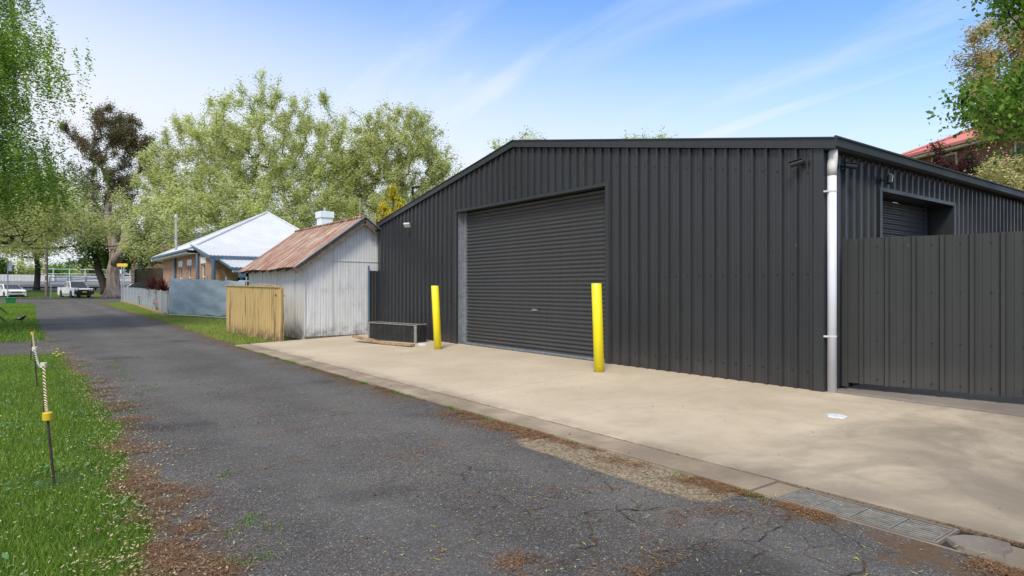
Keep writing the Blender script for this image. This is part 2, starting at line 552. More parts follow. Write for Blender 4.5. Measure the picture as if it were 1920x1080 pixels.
def rustroof():
    t = MT('rusted_roof_iron', 0.75, 0, 0.25)
    st = t.noise(1.5, 7, 0.68, t.map((0.9, 6.5, 0.9)))
    n = t.noise(2.0, 6, 0.7)
    c = t.ramp(st, [(0.36, (0.50, 0.46, 0.40)), (0.45, (0.36, 0.25, 0.19)), (0.57, (0.22, 0.09, 0.055)), (0.75, (0.15, 0.055, 0.035))])
    c = t.mix(t.mr(n, 0.58, 0.72, 0, 0.7), c, (0.50, 0.44, 0.37))
    t.color(c)
    return t.m


M['rust'] = rustroof()


def brickmat(name, c1, c2, mort, sc=1.0):
    t = MT(name, 0.85, 0, 0.2)
    x, y, z = t.sep()
    v = t.comb(t.math('ADD', x, y), z, 0.0)
    b = t.nt.nodes.new('ShaderNodeTexBrick')
    t.L(v, b.inputs['Vector'])
    b.inputs['Scale'].default_value = 1.0
    b.inputs['Brick Width'].default_value = 0.24 * sc
    b.inputs['Row Height'].default_value = 0.086 * sc
    b.inputs['Mortar Size'].default_value = 0.008 * sc
    b.inputs['Color1'].default_value = (*c1, 1)
    b.inputs['Color2'].default_value = (*c2, 1)
    b.inputs['Mortar'].default_value = (*mort, 1)
    c = t.mix(t.mr(t.noise(1.2, 5), 0.3, 0.7, 0, 0.35), b.outputs['Color'], tuple(q * 0.6 for q in c1))
    t.color(c).bump(b.outputs['Fac'], -0.3, 0.01)
    return t.m


M['brick'] = brickmat('orange_brown_brick', (0.54, 0.30, 0.17), (0.36, 0.18, 0.10), (0.50, 0.42, 0.32))
M['tanbrick'] = brickmat('tan_brick', (0.22, 0.15, 0.085), (0.18, 0.12, 0.07), (0.2, 0.15, 0.1))
M['redbrick'] = brickmat('red_brick', (0.26, 0.11, 0.07), (0.20, 0.08, 0.05), (0.3, 0.25, 0.2))


def roofwhite(name, c, axis=0):
    t = MT(name, 0.45, 0, 0.4)
    n = t.noise(1.2, 5)
    t.color(t.mix(t.mr(n, 0.3, 0.7), tuple(q * 0.88 for q in c), c))
    return t.m


M['roofwhite'] = roofwhite('white_roof_steel', (0.60, 0.61, 0.63))
M['roofred'] = roofwhite('red_roof_steel', (0.58, 0.20, 0.17))
M['bargewood'] = basic('weathered_timber', (0.16, 0.125, 0.10), 0.9, 0, 0.45, 12, 0.2, 0.5, 40)
M['plankwood'] = basic('bleached_plank', (0.34, 0.23, 0.13), 0.8, 0, 0.4, 9, 0.2, 0.4, 40)
M['framewood'] = basic('greyed_frame_timber', (0.24, 0.22, 0.20), 0.8, 0, 0.25, 14, 0.2)
M['logwood'] = basic('dark_log', (0.06, 0.045, 0.035), 0.9, 0, 0.3, 8, 0.1)


def creamfence():
    t = MT('cream_fence_steel', 0.55, 0, 0.3)
    x, y, z = t.sep()
    st = t.noise(3.0, 5, 0.6, t.map((7, 7, 0.25)))
    c = t.mix(t.noise(1.4, 5), (0.43, 0.30, 0.125), (0.54, 0.385, 0.17))
    c = t.mix(t.mr(st, 0.56, 0.64, 0, 0.85), c, (0.07, 0.05, 0.03))
    d = t.math('MULTIPLY', t.mr(z, 0.4, 0.0, 0, 0.9, True), t.mr(t.noise(8, 5), 0.3, 0.6))
    c = t.mix(d, c, (0.07, 0.055, 0.035))
    t.color(c)
    return t.m


M['creamfence'] = creamfence()


def shade():
    t = MT('blue_grey_shade_cloth', 0.7, 0, 0.3)
    n = t.noise(1.0, 5, 0.6, t.map((1, 1, 3)))
    c = t.mix(t.mr(n, 0.3, 0.7), (0.22, 0.28, 0.33), (0.36, 0.43, 0.48))
    t.color(c)
    t.bump(t.noise(2.2, 4), 0.35, 0.05)
    return t.m


M['shade'] = shade()


def blackply():
    t = MT('black_weathered_panel', 0.7, 0, 0.3)
    n = t.noise(4, 6, 0.7, t.map((6, 6, 0.7)))
    t.color(t.ramp(n, [(0.4, (0.014, 0.014, 0.015)), (0.62, (0.035, 0.034, 0.033)), (0.75, (0.13, 0.125, 0.12))]))
    return t.m


M['blackply'] = blackply()


def meshmat():
    """wire mesh: thin wires with real holes between them"""
    t = MT('grey_wire_mesh', 0.5, 0.3, 0.4)
    x, y, z = t.sep()
    u = t.math('ADD', x, y)

    def line(v, k, w_):
        f = t.math('FRACT', t.math('MULTIPLY', v, k))
        return t.math('LESS_THAN', t.math('ABSOLUTE', t.math('SUBTRACT', f, 0.5)), w_)
    a = t.math('MAXIMUM', line(y, 20.0, 0.27), line(z, 20.0, 0.27))
    t.color((0.42, 0.45, 0.48))
    t.L(a, t.b.inputs['Alpha'])
    return t.m


M['mesh'] = meshmat()


# ------------------------------------------------------------------ objects
def tag(o, label=None, cat=None, group=None, kind=None):
    if label:
        o['label'] = label
    if cat:
        o['category'] = cat
    if group:
        o['group'] = group
    if kind:
        o['kind'] = kind
    return o


def thing(name, label, cat, loc=(0, 0, 0), rz=0.0, group=None):
    o = bpy.data.objects.new(name, None)
    o.empty_display_size = 0.2
    COL.objects.link(o)
    o.location = loc
    o.rotation_euler = (0, 0, rz)
    return tag(o, label, cat, group)


def origin(o):
    v = Vector((0, 0, 0))
    while o is not None:
        v += Vector(o.location)
        o = o.parent
    return v


def mk(name, V, Fc, mat, parent=None, smooth=False, local=False, loc=None, bevel=0, sub=0):
    me = bpy.data.meshes.new(name)
    V = np.asarray(V, dtype=np.float64).reshape(-1, 3)
    if not local and parent is not None:
        V = V - np.array(origin(parent))
    if loc is not None:
        V = V - np.array(loc)
    if isinstance(Fc, np.ndarray):
        n, k = Fc.shape
        me.vertices.add(len(V))
        me.vertices.foreach_set('co', V.astype(np.float32).ravel())
        me.loops.add(n * k)
        me.loops.foreach_set('vertex_index', Fc.astype(np.int32).ravel())
        me.polygons.add(n)
        me.polygons.foreach_set('loop_start', np.arange(0, n * k, k, dtype=np.int32))
        me.update(calc_edges=True)
    else:
        me.from_pydata([tuple(v) for v in V], [], Fc)
        me.update()
    if smooth:
        me.polygons.foreach_set('use_smooth', [True] * len(me.polygons))
    if mat is not None:
        me.materials.append(mat)
    o = bpy.data.objects.new(name, me)
    COL.objects.link(o)
    if loc is not None:
        o.location = loc
    if parent is not None:
        o.parent = parent
    if bevel:
        b = o.modifiers.new('bevel', 'BEVEL')
        b.width = bevel
        b.segments = 2
        b.limit_method = 'ANGLE'
        b.angle_limit = R(35)
    if sub:
        b = o.modifiers.new('sub', 'SUBSURF')
        b.levels = b.render_levels = sub
    return o


class MB:
    def __init__(s):
        s.v = []
        s.f = []

    def add(s, V, Fc):
        k = len(s.v)
        s.v += [tuple(q) for q in V]
        s.f += [tuple(i + k for i in f) for f in Fc]
        return s

    def box(s, lo, hi):
        x0, y0, z0 = lo
        x1, y1, z1 = hi
        return s.add([(x0, y0, z0), (x1, y0, z0), (x1, y1, z0), (x0, y1, z0), (x0, y0, z1), (x1, y0, z1), (x1, y1, z1), (x0, y1, z1)],
                     [(0, 3, 2, 1), (4, 5, 6, 7), (0, 1, 5, 4), (1, 2, 6, 5), (2, 3, 7, 6), (3, 0, 4, 7)])

    def bar(s, a, b, w_, h, up=(0, 0, 1)):
        """box beam from a to b, w_ across, h along 'up'"""
        a, b = Vector(a), Vector(b)
        d = (b - a).normalized()
        u = Vector(up)
        sd_ = d.cross(u)
        if sd_.length < 1e-4:
            sd_ = d.cross(Vector((1, 0, 0)))
        sd_.normalize()
        u = sd_.cross(d).normalized()
        P = []
        for e in (a, b):
            for i, j in ((-1, -1), (1, -1), (1, 1), (-1, 1)):
                P.append(e + sd_ * (i * w_ / 2) + u * (j * h / 2))
        return s.add(P, [(0, 3, 2, 1), (4, 5, 6, 7), (0, 1, 5, 4), (1, 2, 6, 5), (2, 3, 7, 6), (3, 0, 4, 7)])

    def path(s, pts, rad, n=8, cap=True):
        pts = [Vector(p) for p in pts]
        if not hasattr(rad, '__len__'):
            rad = [rad] * len(pts)
        V = []
        prev = None
        for i, p in enumerate(pts):
            d = (pts[min(i + 1, len(pts) - 1)] - pts[max(i - 1, 0)]).normalized()
            if prev is None:
                a = d.cross(Vector((0, 0, 1)))
                if a.length < 0.05:
                    a = d.cross(Vector((1, 0, 0)))
            else:
                a = prev - d * prev.dot(d)
            a.normalize()
            prev = a
            b = d.cross(a)
            for k in range(n):
                t = 2 * math.pi * k / n
                V.append(p + (a * math.cos(t) + b * math.sin(t)) * rad[i])
        Fc = []
        for i in range(len(pts) - 1):
            for k in range(n):
                k2 = (k + 1) % n
                Fc.append((i * n + k, i * n + k2, (i + 1) * n + k2, (i + 1) * n + k))
        if cap:
            Fc.append(tuple(range(n))[::-1])
            Fc.append(tuple((len(pts) - 1) * n + k for k in range(n)))
        return s.add(V, Fc)

    def prism(s, poly, axis, a, b):
        """poly of 2D points extruded along axis ('x','y','z') from a to b"""
        def P(p, t):
            if axis == 'x':
                return (t, p[0], p[1])
            if axis == 'y':
                return (p[0], t, p[1])
            return (p[0], p[1], t)
        n = len(poly)
        V = [P(p, a) for p in poly] + [P(p, b) for p in poly]
        Fc = [tuple(range(n))[::-1], tuple(range(n, 2 * n))]
        for i in range(n):
            j = (i + 1) % n
            Fc.append((i, j, j + n, i + n))
        return s.add(V, Fc)

    def ball(s, c, r, n=10, m=7):
        c = Vector(c)
        if not hasattr(r, '__len__'):
            r = (r, r, r)
        V = [(c[0], c[1], c[2] - r[2])]
        for i in range(1, m):
            p = math.pi * i / m
            for k in range(n):
                t = 2 * math.pi * k / n
                V.append((c[0] + r[0] * math.sin(p) * math.cos(t), c[1] + r[1] * math.sin(p) * math.sin(t), c[2] - r[2] * math.cos(p)))
        V.append((c[0], c[1], c[2] + r[2]))
        Fc = []
        for k in range(n):
            Fc.append((0, 1 + (k + 1) % n, 1 + k))
            Fc.append((len(V) - 1, 1 + (m - 2) * n + k, 1 + (m - 2) * n + (k + 1) % n))
        for i in range(m - 2):
            for k in range(n):
                k2 = (k + 1) % n
                Fc.append((1 + i * n + k, 1 + i * n + k2, 1 + (i + 1) * n + k2, 1 + (i + 1) * n + k))
        return s.add(V, Fc)

    def build(s, name, mat, parent=None, **k):
        return mk(name, s.v, s.f, mat, parent, **k)


def copy_tree(o, parent=None):
    c = o.copy()
    COL.objects.link(c)
    if parent is not None:
        c.parent = parent
    for ch in list(o.children):
        copy_tree(ch, c)
    return c


def trap(L, pitch, h, top=0.03, sl=0.014, minor=0.004, phase=0.0):
    """trapezoid rib profile -> list of (u, offset)"""
    P = [(0, 0)]
    u = phase
    while u < L:
        seq = [(u, 0), (u + sl, h), (u + sl + top, h), (u + 2 * sl + top, 0)]
        rest = pitch - (2 * sl + top)
        if minor:
            q = u + 2 * sl + top
            for f in (0.33, 0.67):
                seq += [(q + rest * f - 0.009, 0), (q + rest * f, minor), (q + rest * f + 0.009, 0)]
        P += [p for p in seq if 0 < p[0] < L]
        u += pitch
    P.append((L, 0))
    return P


def corr(L, pitch, a, n=6):
    k = max(2, int(L / pitch * n))
    return [(L * i / k, a * math.sin(2 * math.pi * (L * i / k) / pitch)) for i in range(k + 1)]


def ribbed(prof, o, u, nrm, zb, zt, openings=()):
    """wall of ribbed sheet: o origin (x,y), u direction, nrm outward; zb, zt functions of u"""
    o, u, nrm = Vector((*o, 0)), Vector((*u, 0)).normalized(), Vector((*nrm, 0)).normalized()
    us = sorted(set([p[0] for p in prof] + [q for op in openings for q in op[:2]]))
    xs = [p[0] for p in prof]
    ys = [p[1] for p in prof]
    m = MB()
    for a, b in zip(us[:-1], us[1:]):
        if b - a < 1e-6:
            continue
        oa, ob = np.interp(a, xs, ys), np.interp(b, xs, ys)
        mid = (a + b) / 2
        spans = [(zb(a), zb(b), zt(a), zt(b))]
        for (u0, u1, z0, z1) in openings:
            if u0 < mid < u1:
                spans = [(z1, z1, zt(a), zt(b))]
                if z0 > zb(mid):
                    spans.append((zb(a), zb(b), z0, z0))
        pa = o + u * a + nrm * float(oa)
        pb = o + u * b + nrm * float(ob)
        for (q0, q1, q2, q3) in spans:
            m.add([(pa.x, pa.y, q0), (pb.x, pb.y, q1), (pb.x, pb.y, q3), (pa.x, pa.y, q2)], [(0, 1, 2, 3)])
    return m


def finish_screws(o, n0):
    o.data.materials.append(M['black'])
    for p in o.data.polygons[n0:]:
        p.material_index = 1


def screw(m, p, nrm, r=0.009):
    n = Vector((*nrm, 0)).normalized()
    p = Vector(p)
    m.path([p, p + n * 0.004, p + n * 0.005, p + n * 0.011], [r, r, r * 0.55, r * 0.5], 6)


# ------------------------------------------------------------------ SETTING: ground, lane, street, slabs
rng = np.random.default_rng(11)
ys_ = [-60, -20, 0, 16, 45, 70, 100, 150, 300, 900, 3000]
xs_ = [-1500, -300, -60, -20, 0, 4.15, 12, 40, 120, 500, 2500]
V = [(x, y, gz(y) - 0.02) for y in ys_ for x in xs_]
nx = len(xs_)
Fc = [(j * nx + i, j * nx + i + 1, (j + 1) * nx + i + 1, (j + 1) * nx + i) for j in range(len(ys_) - 1) for i in range(nx - 1)]
tag(mk('ground', V, Fc, M['ground']), kind='structure')


def edgewob(y, seed, amp):
    return amp * (math.sin(y * 1.7 + seed) * 0.5 + math.sin(y * 4.3 + seed * 2) * 0.3 + math.sin(y * 9.1 + seed * 3) * 0.2 + math.sin(y * 23 + seed) * 0.12)


def xl(y):     # grass/lane boundary on the left
    return float(np.interp(y, [-6, 3.4, 6, 9, 12, 16, 21, 30, 54, 58], [0.3, 0.42, 0.62, 0.68, 0.58, 0.45, 0.25, 0.15, 0.1, -2.5]))


def xr(y):
    if y < 16:
        return 3.825
    return float(np.interp(y, [16, 17, 24, 40, 52, 56.5], [3.85, 3.9, 4.0, 3.8, 3.9, 5.6]))


Y = list(np.arange(-6, 16, 0.2)) + [16.0] + list(np.arange(16.3, 45, 0.35)) + [45.0] + list(np.arange(45.5, 57.1, 0.5))
V, Fc = [], []
for i, y in enumerate(Y):
    a = xl(y) + edgewob(y, 1.0, 0.09)
    b = xr(y) + (edgewob(y, 5.0, 0.12) if y > 16 else 0)
    for k in range(5):
        V.append((a + (b - a) * k / 4, y, gz(y) - 0.008 + 0.0 * math.sin(math.pi * k / 4)))
    if i:
        for k in range(4):
            p = (i - 1) * 5 + k
            Fc.append((p, p + 1, p + 6, p + 5))
tag(mk('lane_road', V, Fc, M['asphalt']), kind='structure')
# side drive branching off to the left
V, Fc = [], []
X = np.arange(-25, 0.76, 0.4)
for i, x in enumerate(X):
    V += [(x, 16.3 + edgewob(x, 2, 0.12) - max(0, x) * 1.2, gz(16.3) - 0.012), (x, 19.8 + edgewob(x, 4, 0.15) + max(0, x) * 1.2, gz(19.8) - 0.012)]
    if i:
        p = 2 * i - 2
        Fc.append((p, p + 2, p + 3, p + 1))
tag(mk('side_road', V, Fc, M['asphalt']), kind='structure')
# cross street
SY0, SY1 = 56.5, 87.0
tag(mk('street', [(-150, SY0, 0.166), (150, SY0 + 4, 0.166), (150, SY1 + 2, 0.166), (-150, SY1, 0.166)], [(0, 1, 2, 3)], M['street_asphalt']), kind='structure')

# concrete apron in front of the big shed
AX0, AX1 = 4.172, 7.66


def az(x):
    return -0.088 + 0.088 * (x - 4.15) / 3.47


m = MB()
for (y0, y1) in ((6.625, 15.95), (-6.0, 6.60)):
    n = 24
    for i in range(1):
        P = [(AX0, y0), (AX1, y0 + 0.45), (AX1, y1 + (0.45 if y1 < 7 else 0.25)), (AX0, y1)]
        m.add([(x, y, az(x)) for x, y in P] + [(x, y, az(x) - 0.12) for x, y in P],
              [(0, 1, 2, 3), (0, 4, 5, 1), (1, 5, 6, 2), (2, 6, 7, 3), (3, 7, 4, 0)])
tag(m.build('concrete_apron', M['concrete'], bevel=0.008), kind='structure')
m = MB()
m.box((3.82, 2.42, -0.22), (4.143, 9.0, -0.092)).box((3.82, 9.006, -0.22), (4.143, 15.9, -0.092))
m.box((3.82, 2.24, -0.22), (4.13, 2.40, -0.098))
m.box((3.82, -6, -0.3), (4.13, 1.24, -0.111)).box((3.80, -6, -0.3), (3.8195, 15.9, -0.105))
tag(m.build('kerb_gutter', M['gutter'], bevel=0.006), kind='structure')
m = MB()
m.box((7.672, -6, -0.1), (11.5, 3.80, 0.022))
tag(m.build('yard_slab', M['oldcrete'], bevel=0.02), kind='structure')

# ------------------------------------------------------------------ the big charcoal shed
SX, SYN, SYF, SXE = 7.62, 3.86, 16.10, 20.0
ZE, ZR = 2.99, 4.10
SYM = (SYN + SYF) / 2


def ztop(u):        # u measured from the near corner along +Y
    return ZE + (ZR - ZE) * (1 - abs(u - (SYM - SYN)) / (SYM - SYN)) - 0.02


shed = thing('metal_shed', 'large charcoal ribbed steel shed with low gable and roller doors', 'shed', (SX, SYN, 0))
DY0, DY1, DZ = 7.45 - SYN, 12.10 - SYN, 2.95
prof = trap(SYF - SYN, 0.2, 0.036, 0.032, 0.010, 0.0045, 0.09)
fw = ribbed(prof, (SX, SYN), (0, 1), (-1, 0), lambda u: -0.04 + 0.012 * math.sin(u * 9), ztop, [(DY0, DY1, -1, DZ)])
nfw = len(fw.f)
for k in range(61):
    u = 0.09 + 0.025 + 0.2 * k
    for z in (0.22, 1.42, ztop(u) - 0.32):
        if DY0 - 0.1 < u < DY1 + 0.1 and z < DZ + 0.05:
            continue
        screw(fw, (SX - 0.0, SYN + u + 0.06, z), (-1, 0), 0.011)
finish_screws(fw.build('front_wall', M['char'], shed), nfw)
SDX0, SDX1, SDZ = 9.14 - SX, 11.75 - SX, 2.56
prof = trap(SXE - SX, 0.2, 0.036, 0.032, 0.010, 0.0045, 0.11)
ribbed(prof, (SX, SYN), (1, 0), (0, -1), lambda u: -0.04, lambda u: ZE - 0.02, [(SDX0, SDX1, -1, SDZ)]).build('side_wall', M['char'], shed)
ribbed(prof, (SX, SYF), (1, 0), (0, 1), lambda u: -0.04, lambda u: ZE - 0.02).build('side_wall', M['char'], shed)
ribbed(trap(SYF - SYN, 0.2, 0.029), (SXE, SYN), (0, 1), (1, 0), lambda u: -0.04, ztop).build('rear_wall', M['char'], shed)
# corner flashing
m = MB()
m.box((SX - 0.036, SYN - 0.036, -0.04), (SX + 0.10, SYN - 0.032, ZE - 0.03)).box((SX - 0.036, SYN - 0.0318, -0.04), (SX - 0.032, SYN + 0.09, ZE - 0.03))
m.build('corner_flashing', M['trim'], shed)
MB().box((SX - 0.036, SYF - 0.10, -0.04), (SX - 0.032, SYF + 0.036, ZE - 0.06)).build('corner_flashing', M['trim'], shed)
# roof sheets
m = MB()
ov = 0.05
for (ya, za_, yb, zb_) in ((SYN - ov, ZE - 0.01, SYM, ZR), (SYM, ZR, SYF + ov, ZE - 0.01)):
    P = trap(SXE - SX + 0.1, 0.2, 0.028, 0.026, 0.014, 0)
    V, Fc = [], []
    for i, (u, o_) in enumerate(P):
        V += [(SX - 0.05 + u, ya, za_ + o_), (SX - 0.05 + u, yb, zb_ + o_)]
        if i:
            Fc.append((2 * i - 2, 2 * i - 1, 2 * i + 1, 2 * i))
    m.add(V, Fc)
m.build('roof', M['trim'], shed)
# gable barge trims: folded flashing in two pitches
for (ya, za_, yb, zb_) in ((SYN - 0.188, ZE - 0.026, SYM, ZR), (SYM, ZR, SYF + 0.06, ZE - 0.01)):
    m = MB()
    a, b = Vector((SX - 0.045, ya, za_ + 0.0)), Vector((SX - 0.045, yb, zb_ + 0.0))
    m.bar(a, b, 0.022, 0.13)
    m.bar(a + Vector((-0.012, 0, 0.062)), b + Vector((-0.012, 0, 0.062)), 0.03, 0.02)
    m.bar(a + Vector((-0.012, 0, -0.062)), b + Vector((-0.012, 0, -0.062)), 0.026, 0.012)
    m.bar(a + Vector((0.10, 0, 0.070)), b + Vector((0.10, 0, 0.070)), 0.22, 0.006)
    m.build('barge_trim', M['trim'], shed, bevel=0.004)
# side gutters (quad profile)
for s_, yy in ((-1, SYN - 0.05), (1, SYF + 0.05)):
    poly = [(0, 0.0), (s_ * 0.10, 0.0), (s_ * 0.135, 0.03), (s_ * 0.135, 0.085), (s_ * 0.118, 0.092), (s_ * 0.118, 0.125), (s_ * 0.135, 0.132), (s_ * 0.135, 0.155), (s_ * 0.112, 0.155), (s_ * 0.105, 0.05), (0.0, 0.05)]
    poly = [(yy + p[0], ZE - 0.085 + p[1]) for p in poly]
    m = MB().prism(poly, 'x', SX - 0.0338, SXE + 0.05)
    m.build('gutter', M['gutter_steel'], shed, bevel=0.003)
# front roller door
def roller(m, axis, c, a, b, z0, z1, out, pitch=0.076):
    n = int((z1 - z0) / pitch * 8)
    V, Fc = [], []
    for i in range(n + 1):
        z = z0 + (z1 - z0) * i / n
        t = (z / pitch) % 1
        o_ = 0.016 * math.sin(math.pi * min(1, t / 0.72)) if t < 0.72 else -0.004
        for q in (a, b):
            V.append((c + out * o_, q, z) if axis == 'x' else (q, c + out * o_, z))
        if i:
            Fc.append((2 * i - 2, 2 * i - 1, 2 * i + 1, 2 * i))
    m.add(V, Fc)


RX = SX + 0.16
D0, D1 = SYN + DY0, SYN + DY1
m = MB()
roller(m, 'x', RX, D0 + 0.06, D1 - 0.16, 0.03, DZ - 0.02, -1)
door = m.build('roller_door', M['char_roller'], shed)
MB().box((RX - 0.03, D0 + 0.06, -0.01), (RX + 0.02, D1 - 0.16, 0.035)).build('bottom_rail', M['galv'], door, bevel=0.004)
m = MB()
yc = (D0 + D1) / 2 - 0.25
m.box((RX - 0.028, yc - 0.09, 0.83), (RX - 0.016, yc + 0.09, 0.845)).box((RX - 0.028, yc - 0.09, 0.80), (RX - 0.016, yc - 0.078, 0.845)).box((RX - 0.028, yc + 0.078, 0.80), (RX - 0.016, yc + 0.09, 0.845))
m.box((RX - 0.034, yc - 0.06, 0.806), (RX - 0.016, yc + 0.06, 0.822))
m.build('lock_handle', M['galv'], door)
MB().box((RX - 0.04, D0 + 0.02, -0.03), (RX + 0.06, D0 + 0.058, DZ)).build('guide_rail', M['trim'], shed)
m = MB()
m.box((SX + 0.01, D1 - 0.012, -0.03), (SX + 0.20, D1, DZ - 0.01)).box((RX + 0.01, D1 - 0.155, -0.03), (RX + 0.03, D1 - 0.013, DZ - 0.01))
m.box((RX - 0.055, D1 - 0.155, -0.03), (RX - 0.03, D1 - 0.145, DZ - 0.01)).box((RX - 0.03, D1 - 0.155, -0.03), (RX + 0.01, D1 - 0.150, DZ - 0.01))
m.build('guide_rail', M['galv'], shed)
for (y0, y1) in ((D0 - 0.065, D0 + 0.012), (D1 - 0.0125, D1 + 0.055)):
    m = MB()
    m.box((SX - 0.042, y0, -0.03), (SX - 0.036, y1, DZ + 0.06))
    yy = D0 + 0.012 if y0 < D0 else D1 - 0.0125
    m.box((SX - 0.036, yy - 0.004, -0.03), (SX + 0.15 if y0 < D0 else SX + 0.005, yy, DZ + 0.0))
    m.build('door_jamb', M['trim'], shed)
m = MB()
m.box((SX - 0.040, D0 + 0.014, DZ - 0.005), (SX - 0.034, D1 - 0.014, DZ + 0.05)).box((SX - 0.034, D0 + 0.014, DZ - 0.005), (SX + 0.20, D1 - 0.014, DZ + 0.0))
m.build('door_head', M['trim'], shed)
# side roller door in its deep reveal
Q0, Q1 = SX + SDX0, SX + SDX1
m = MB()
RY = SYN + 0.32
roller(m, 'y', RY, Q0 + 0.05, Q1 - 0.25, 0.03, SDZ - 0.02, -1)
m.build('roller_door', M['char_roller'], shed)
for (x0, x1, q) in ((Q0 - 0.05, Q0 + 0.02, Q0 + 0.02), (Q1 - 0.02, Q1 + 0.05, Q1 - 0.02)):
    m = MB().box((x0, SYN - 0.044, -0.03), (x1, SYN - 0.036, SDZ + 0.05)).box((q - 0.003, SYN - 0.036, -0.03), (q, SYN + 0.36, SDZ))
    m.build('door_jamb', M['trim'], shed)
MB().box((Q0 + 0.021, SYN - 0.042, SDZ), (Q1 - 0.021, SYN - 0.036, SDZ + 0.05)).box((Q0 + 0.021, SYN - 0.036, SDZ), (Q1 - 0.021, SYN + 0.36, SDZ + 0.004)).build('door_head', M['trim'], shed)
MB().box((Q1 - 0.25, RY - 0.02, -0.03), (Q1 - 0.13, RY + 0.02, SDZ)).build('guide_rail', M['trim'], shed)
# downpipe at the near corner
dx, dy = 7.665, SYN - 0.098
m = MB()
m.path([(dx, dy, 0.0), (dx, dy, 2.62)], 0.052, 20)
dp = m.build('downpipe', M['pvc'], shed, smooth=False)
for p in dp.data.polygons:
    p.use_smooth = len(p.vertices) == 4
m = MB()
m.path([(dx, dy, 2.60), (dx, dy, 2.70), (dx + 0.006, dy, 2.74), (dx + 0.018, dy - 0.004, 2.82), (dx + 0.018, dy - 0.004, 2.92)], [0.055, 0.055, 0.056, 0.052, 0.052], 20)
o = m.build('elbow', M['pvc_old'], dp, smooth=True)
for z in (0.66, 2.40):
    m = MB()
    m.path([(dx, dy, z), (dx, dy, z + 0.02)], 0.055, 20)
    m.box((dx - 0.085, dy + 0.01, z), (dx - 0.053, dy + 0.06, z + 0.02))
    m.build('pipe_clip', M['pvc_old'], dp)


# cameras and lights on the shed (each could be lifted off)
def sec_camera(label, p, nrm, aim):
    t = thing('security_camera', label, 'camera', p, 0, 'security cameras on the charcoal shed')
    n = Vector(nrm)
    a = Vector(aim).normalized()
    MB().path([(0, 0, 0), n * 0.02], 0.034, 12).build('mount', M['black'], t, local=True)
    MB().path([n * 0.018, n * 0.07 + Vector((0, 0, -0.005))], 0.013, 8).build('arm', M['black'], t, local=True)
    c = n * 0.085
    b = MB().path([c - a * 0.05, c - a * 0.045, c + a * 0.10, c + a * 0.105], [0.022, 0.032, 0.034, 0.030], 14).build('body', M['black'], t, local=True)
    MB().path([c + a * 0.103, c + a * 0.108], 0.022, 12).build('lens', M['glass'], b, local=True)
    m = MB()
    s_ = a.cross(Vector((0, 0, 1))).normalized()
    m.bar(c - a * 0.03 + Vector((0, 0, 0.036)), c + a * 0.13 + Vector((0, 0, 0.036)), 0.075, 0.006)
    m.build('sun_hood', M['black'], t, local=True)


sec_camera('black bullet camera under the gable trim, beside the corner facing the lane', (SX - 0.032, SYN + 0.22, 2.79), (-1, 0, 0), (-0.35, 0.9, -0.22))
sec_camera('black bullet camera on the side wall just right of the white downpipe', (SX + 0.42, SYN - 0.03, 2.76), (0, -1, 0), (0.8, -0.55, -0.12))
sec_camera('small black camera tucked under the far low end of the gable', (SX - 0.032, SYF - 0.12, 2.83), (-1, 0, 0), (-0.6, -0.5, -0.35))


def floodlight(label, p, nrm, face, mt):
    t = thing('floodlight', label, 'light', p, 0, 'floodlights on the charcoal shed')
    n, f = Vector(nrm), Vector(face).normalized()
    MB().path([(0, 0, 0), n * 0.02], 0.03, 10).build('mount', M['black'], t, local=True)
    MB().path([n * 0.02, n * 0.09], 0.010, 8).build('arm', M['black'], t, local=True)
    c = n * 0.12
    h = MB().bar(c - f * 0.025, c + f * 0.02, 0.17, 0.12).build('lamp_housing', mt, t, local=True, bevel=0.008)
    MB().bar(c + f * 0.021, c + f * 0.026, 0.14, 0.09).build('lamp_lens', M['lens'], h, local=True)


x_, y_ = SX, 14.0
floodlight('small cream floodlight on the front wall left of the big roller door', (SX - 0.03, 14.22, 2.82), (-1, 0, 0), (-0.7, -0.45, -0.75), M['pvc_old'])
floodlight('black floodlight with clear glass above the side roller door', (Q0 - 0.02, SYN - 0.03, 2.70), (0, -1, 0), (0.45, -0.8, -0.1), M['black'])

# ------------------------------------------------------------------ bollards
def bollard(label, x, y, h, lx, ly, r=0.078):
    m = MB()
    top = (lx, ly, h)
    m.path([(0, 0, -0.1), (lx * 0.5, ly * 0.5, h * 0.5), (lx, ly, h - 0.006), (lx * 1.0, ly, h), ], [r, r, r, r - 0.006], 28)
    o = m.build('bollard', M['bollard'], None, smooth=False)
    for p in o.data.polygons:
        p.use_smooth = len(p.vertices) == 4
    o.location = (x, y, az(x))
    tag(o, label, 'bollard', 'yellow bollards guarding the roller door')


X1, Y1 = at(821.5, 13.2)
bollard('yellow steel bollard left of the roller door, farther from the camera', X1, Y1, 1.32, -0.05, 0.05, 0.078)
X1, Y1 = at(1124, 9.62)
bollard('yellow steel bollard right of the roller door, nearer the camera', X1, Y1, 1.34, -0.035, 0.03, 0.078)

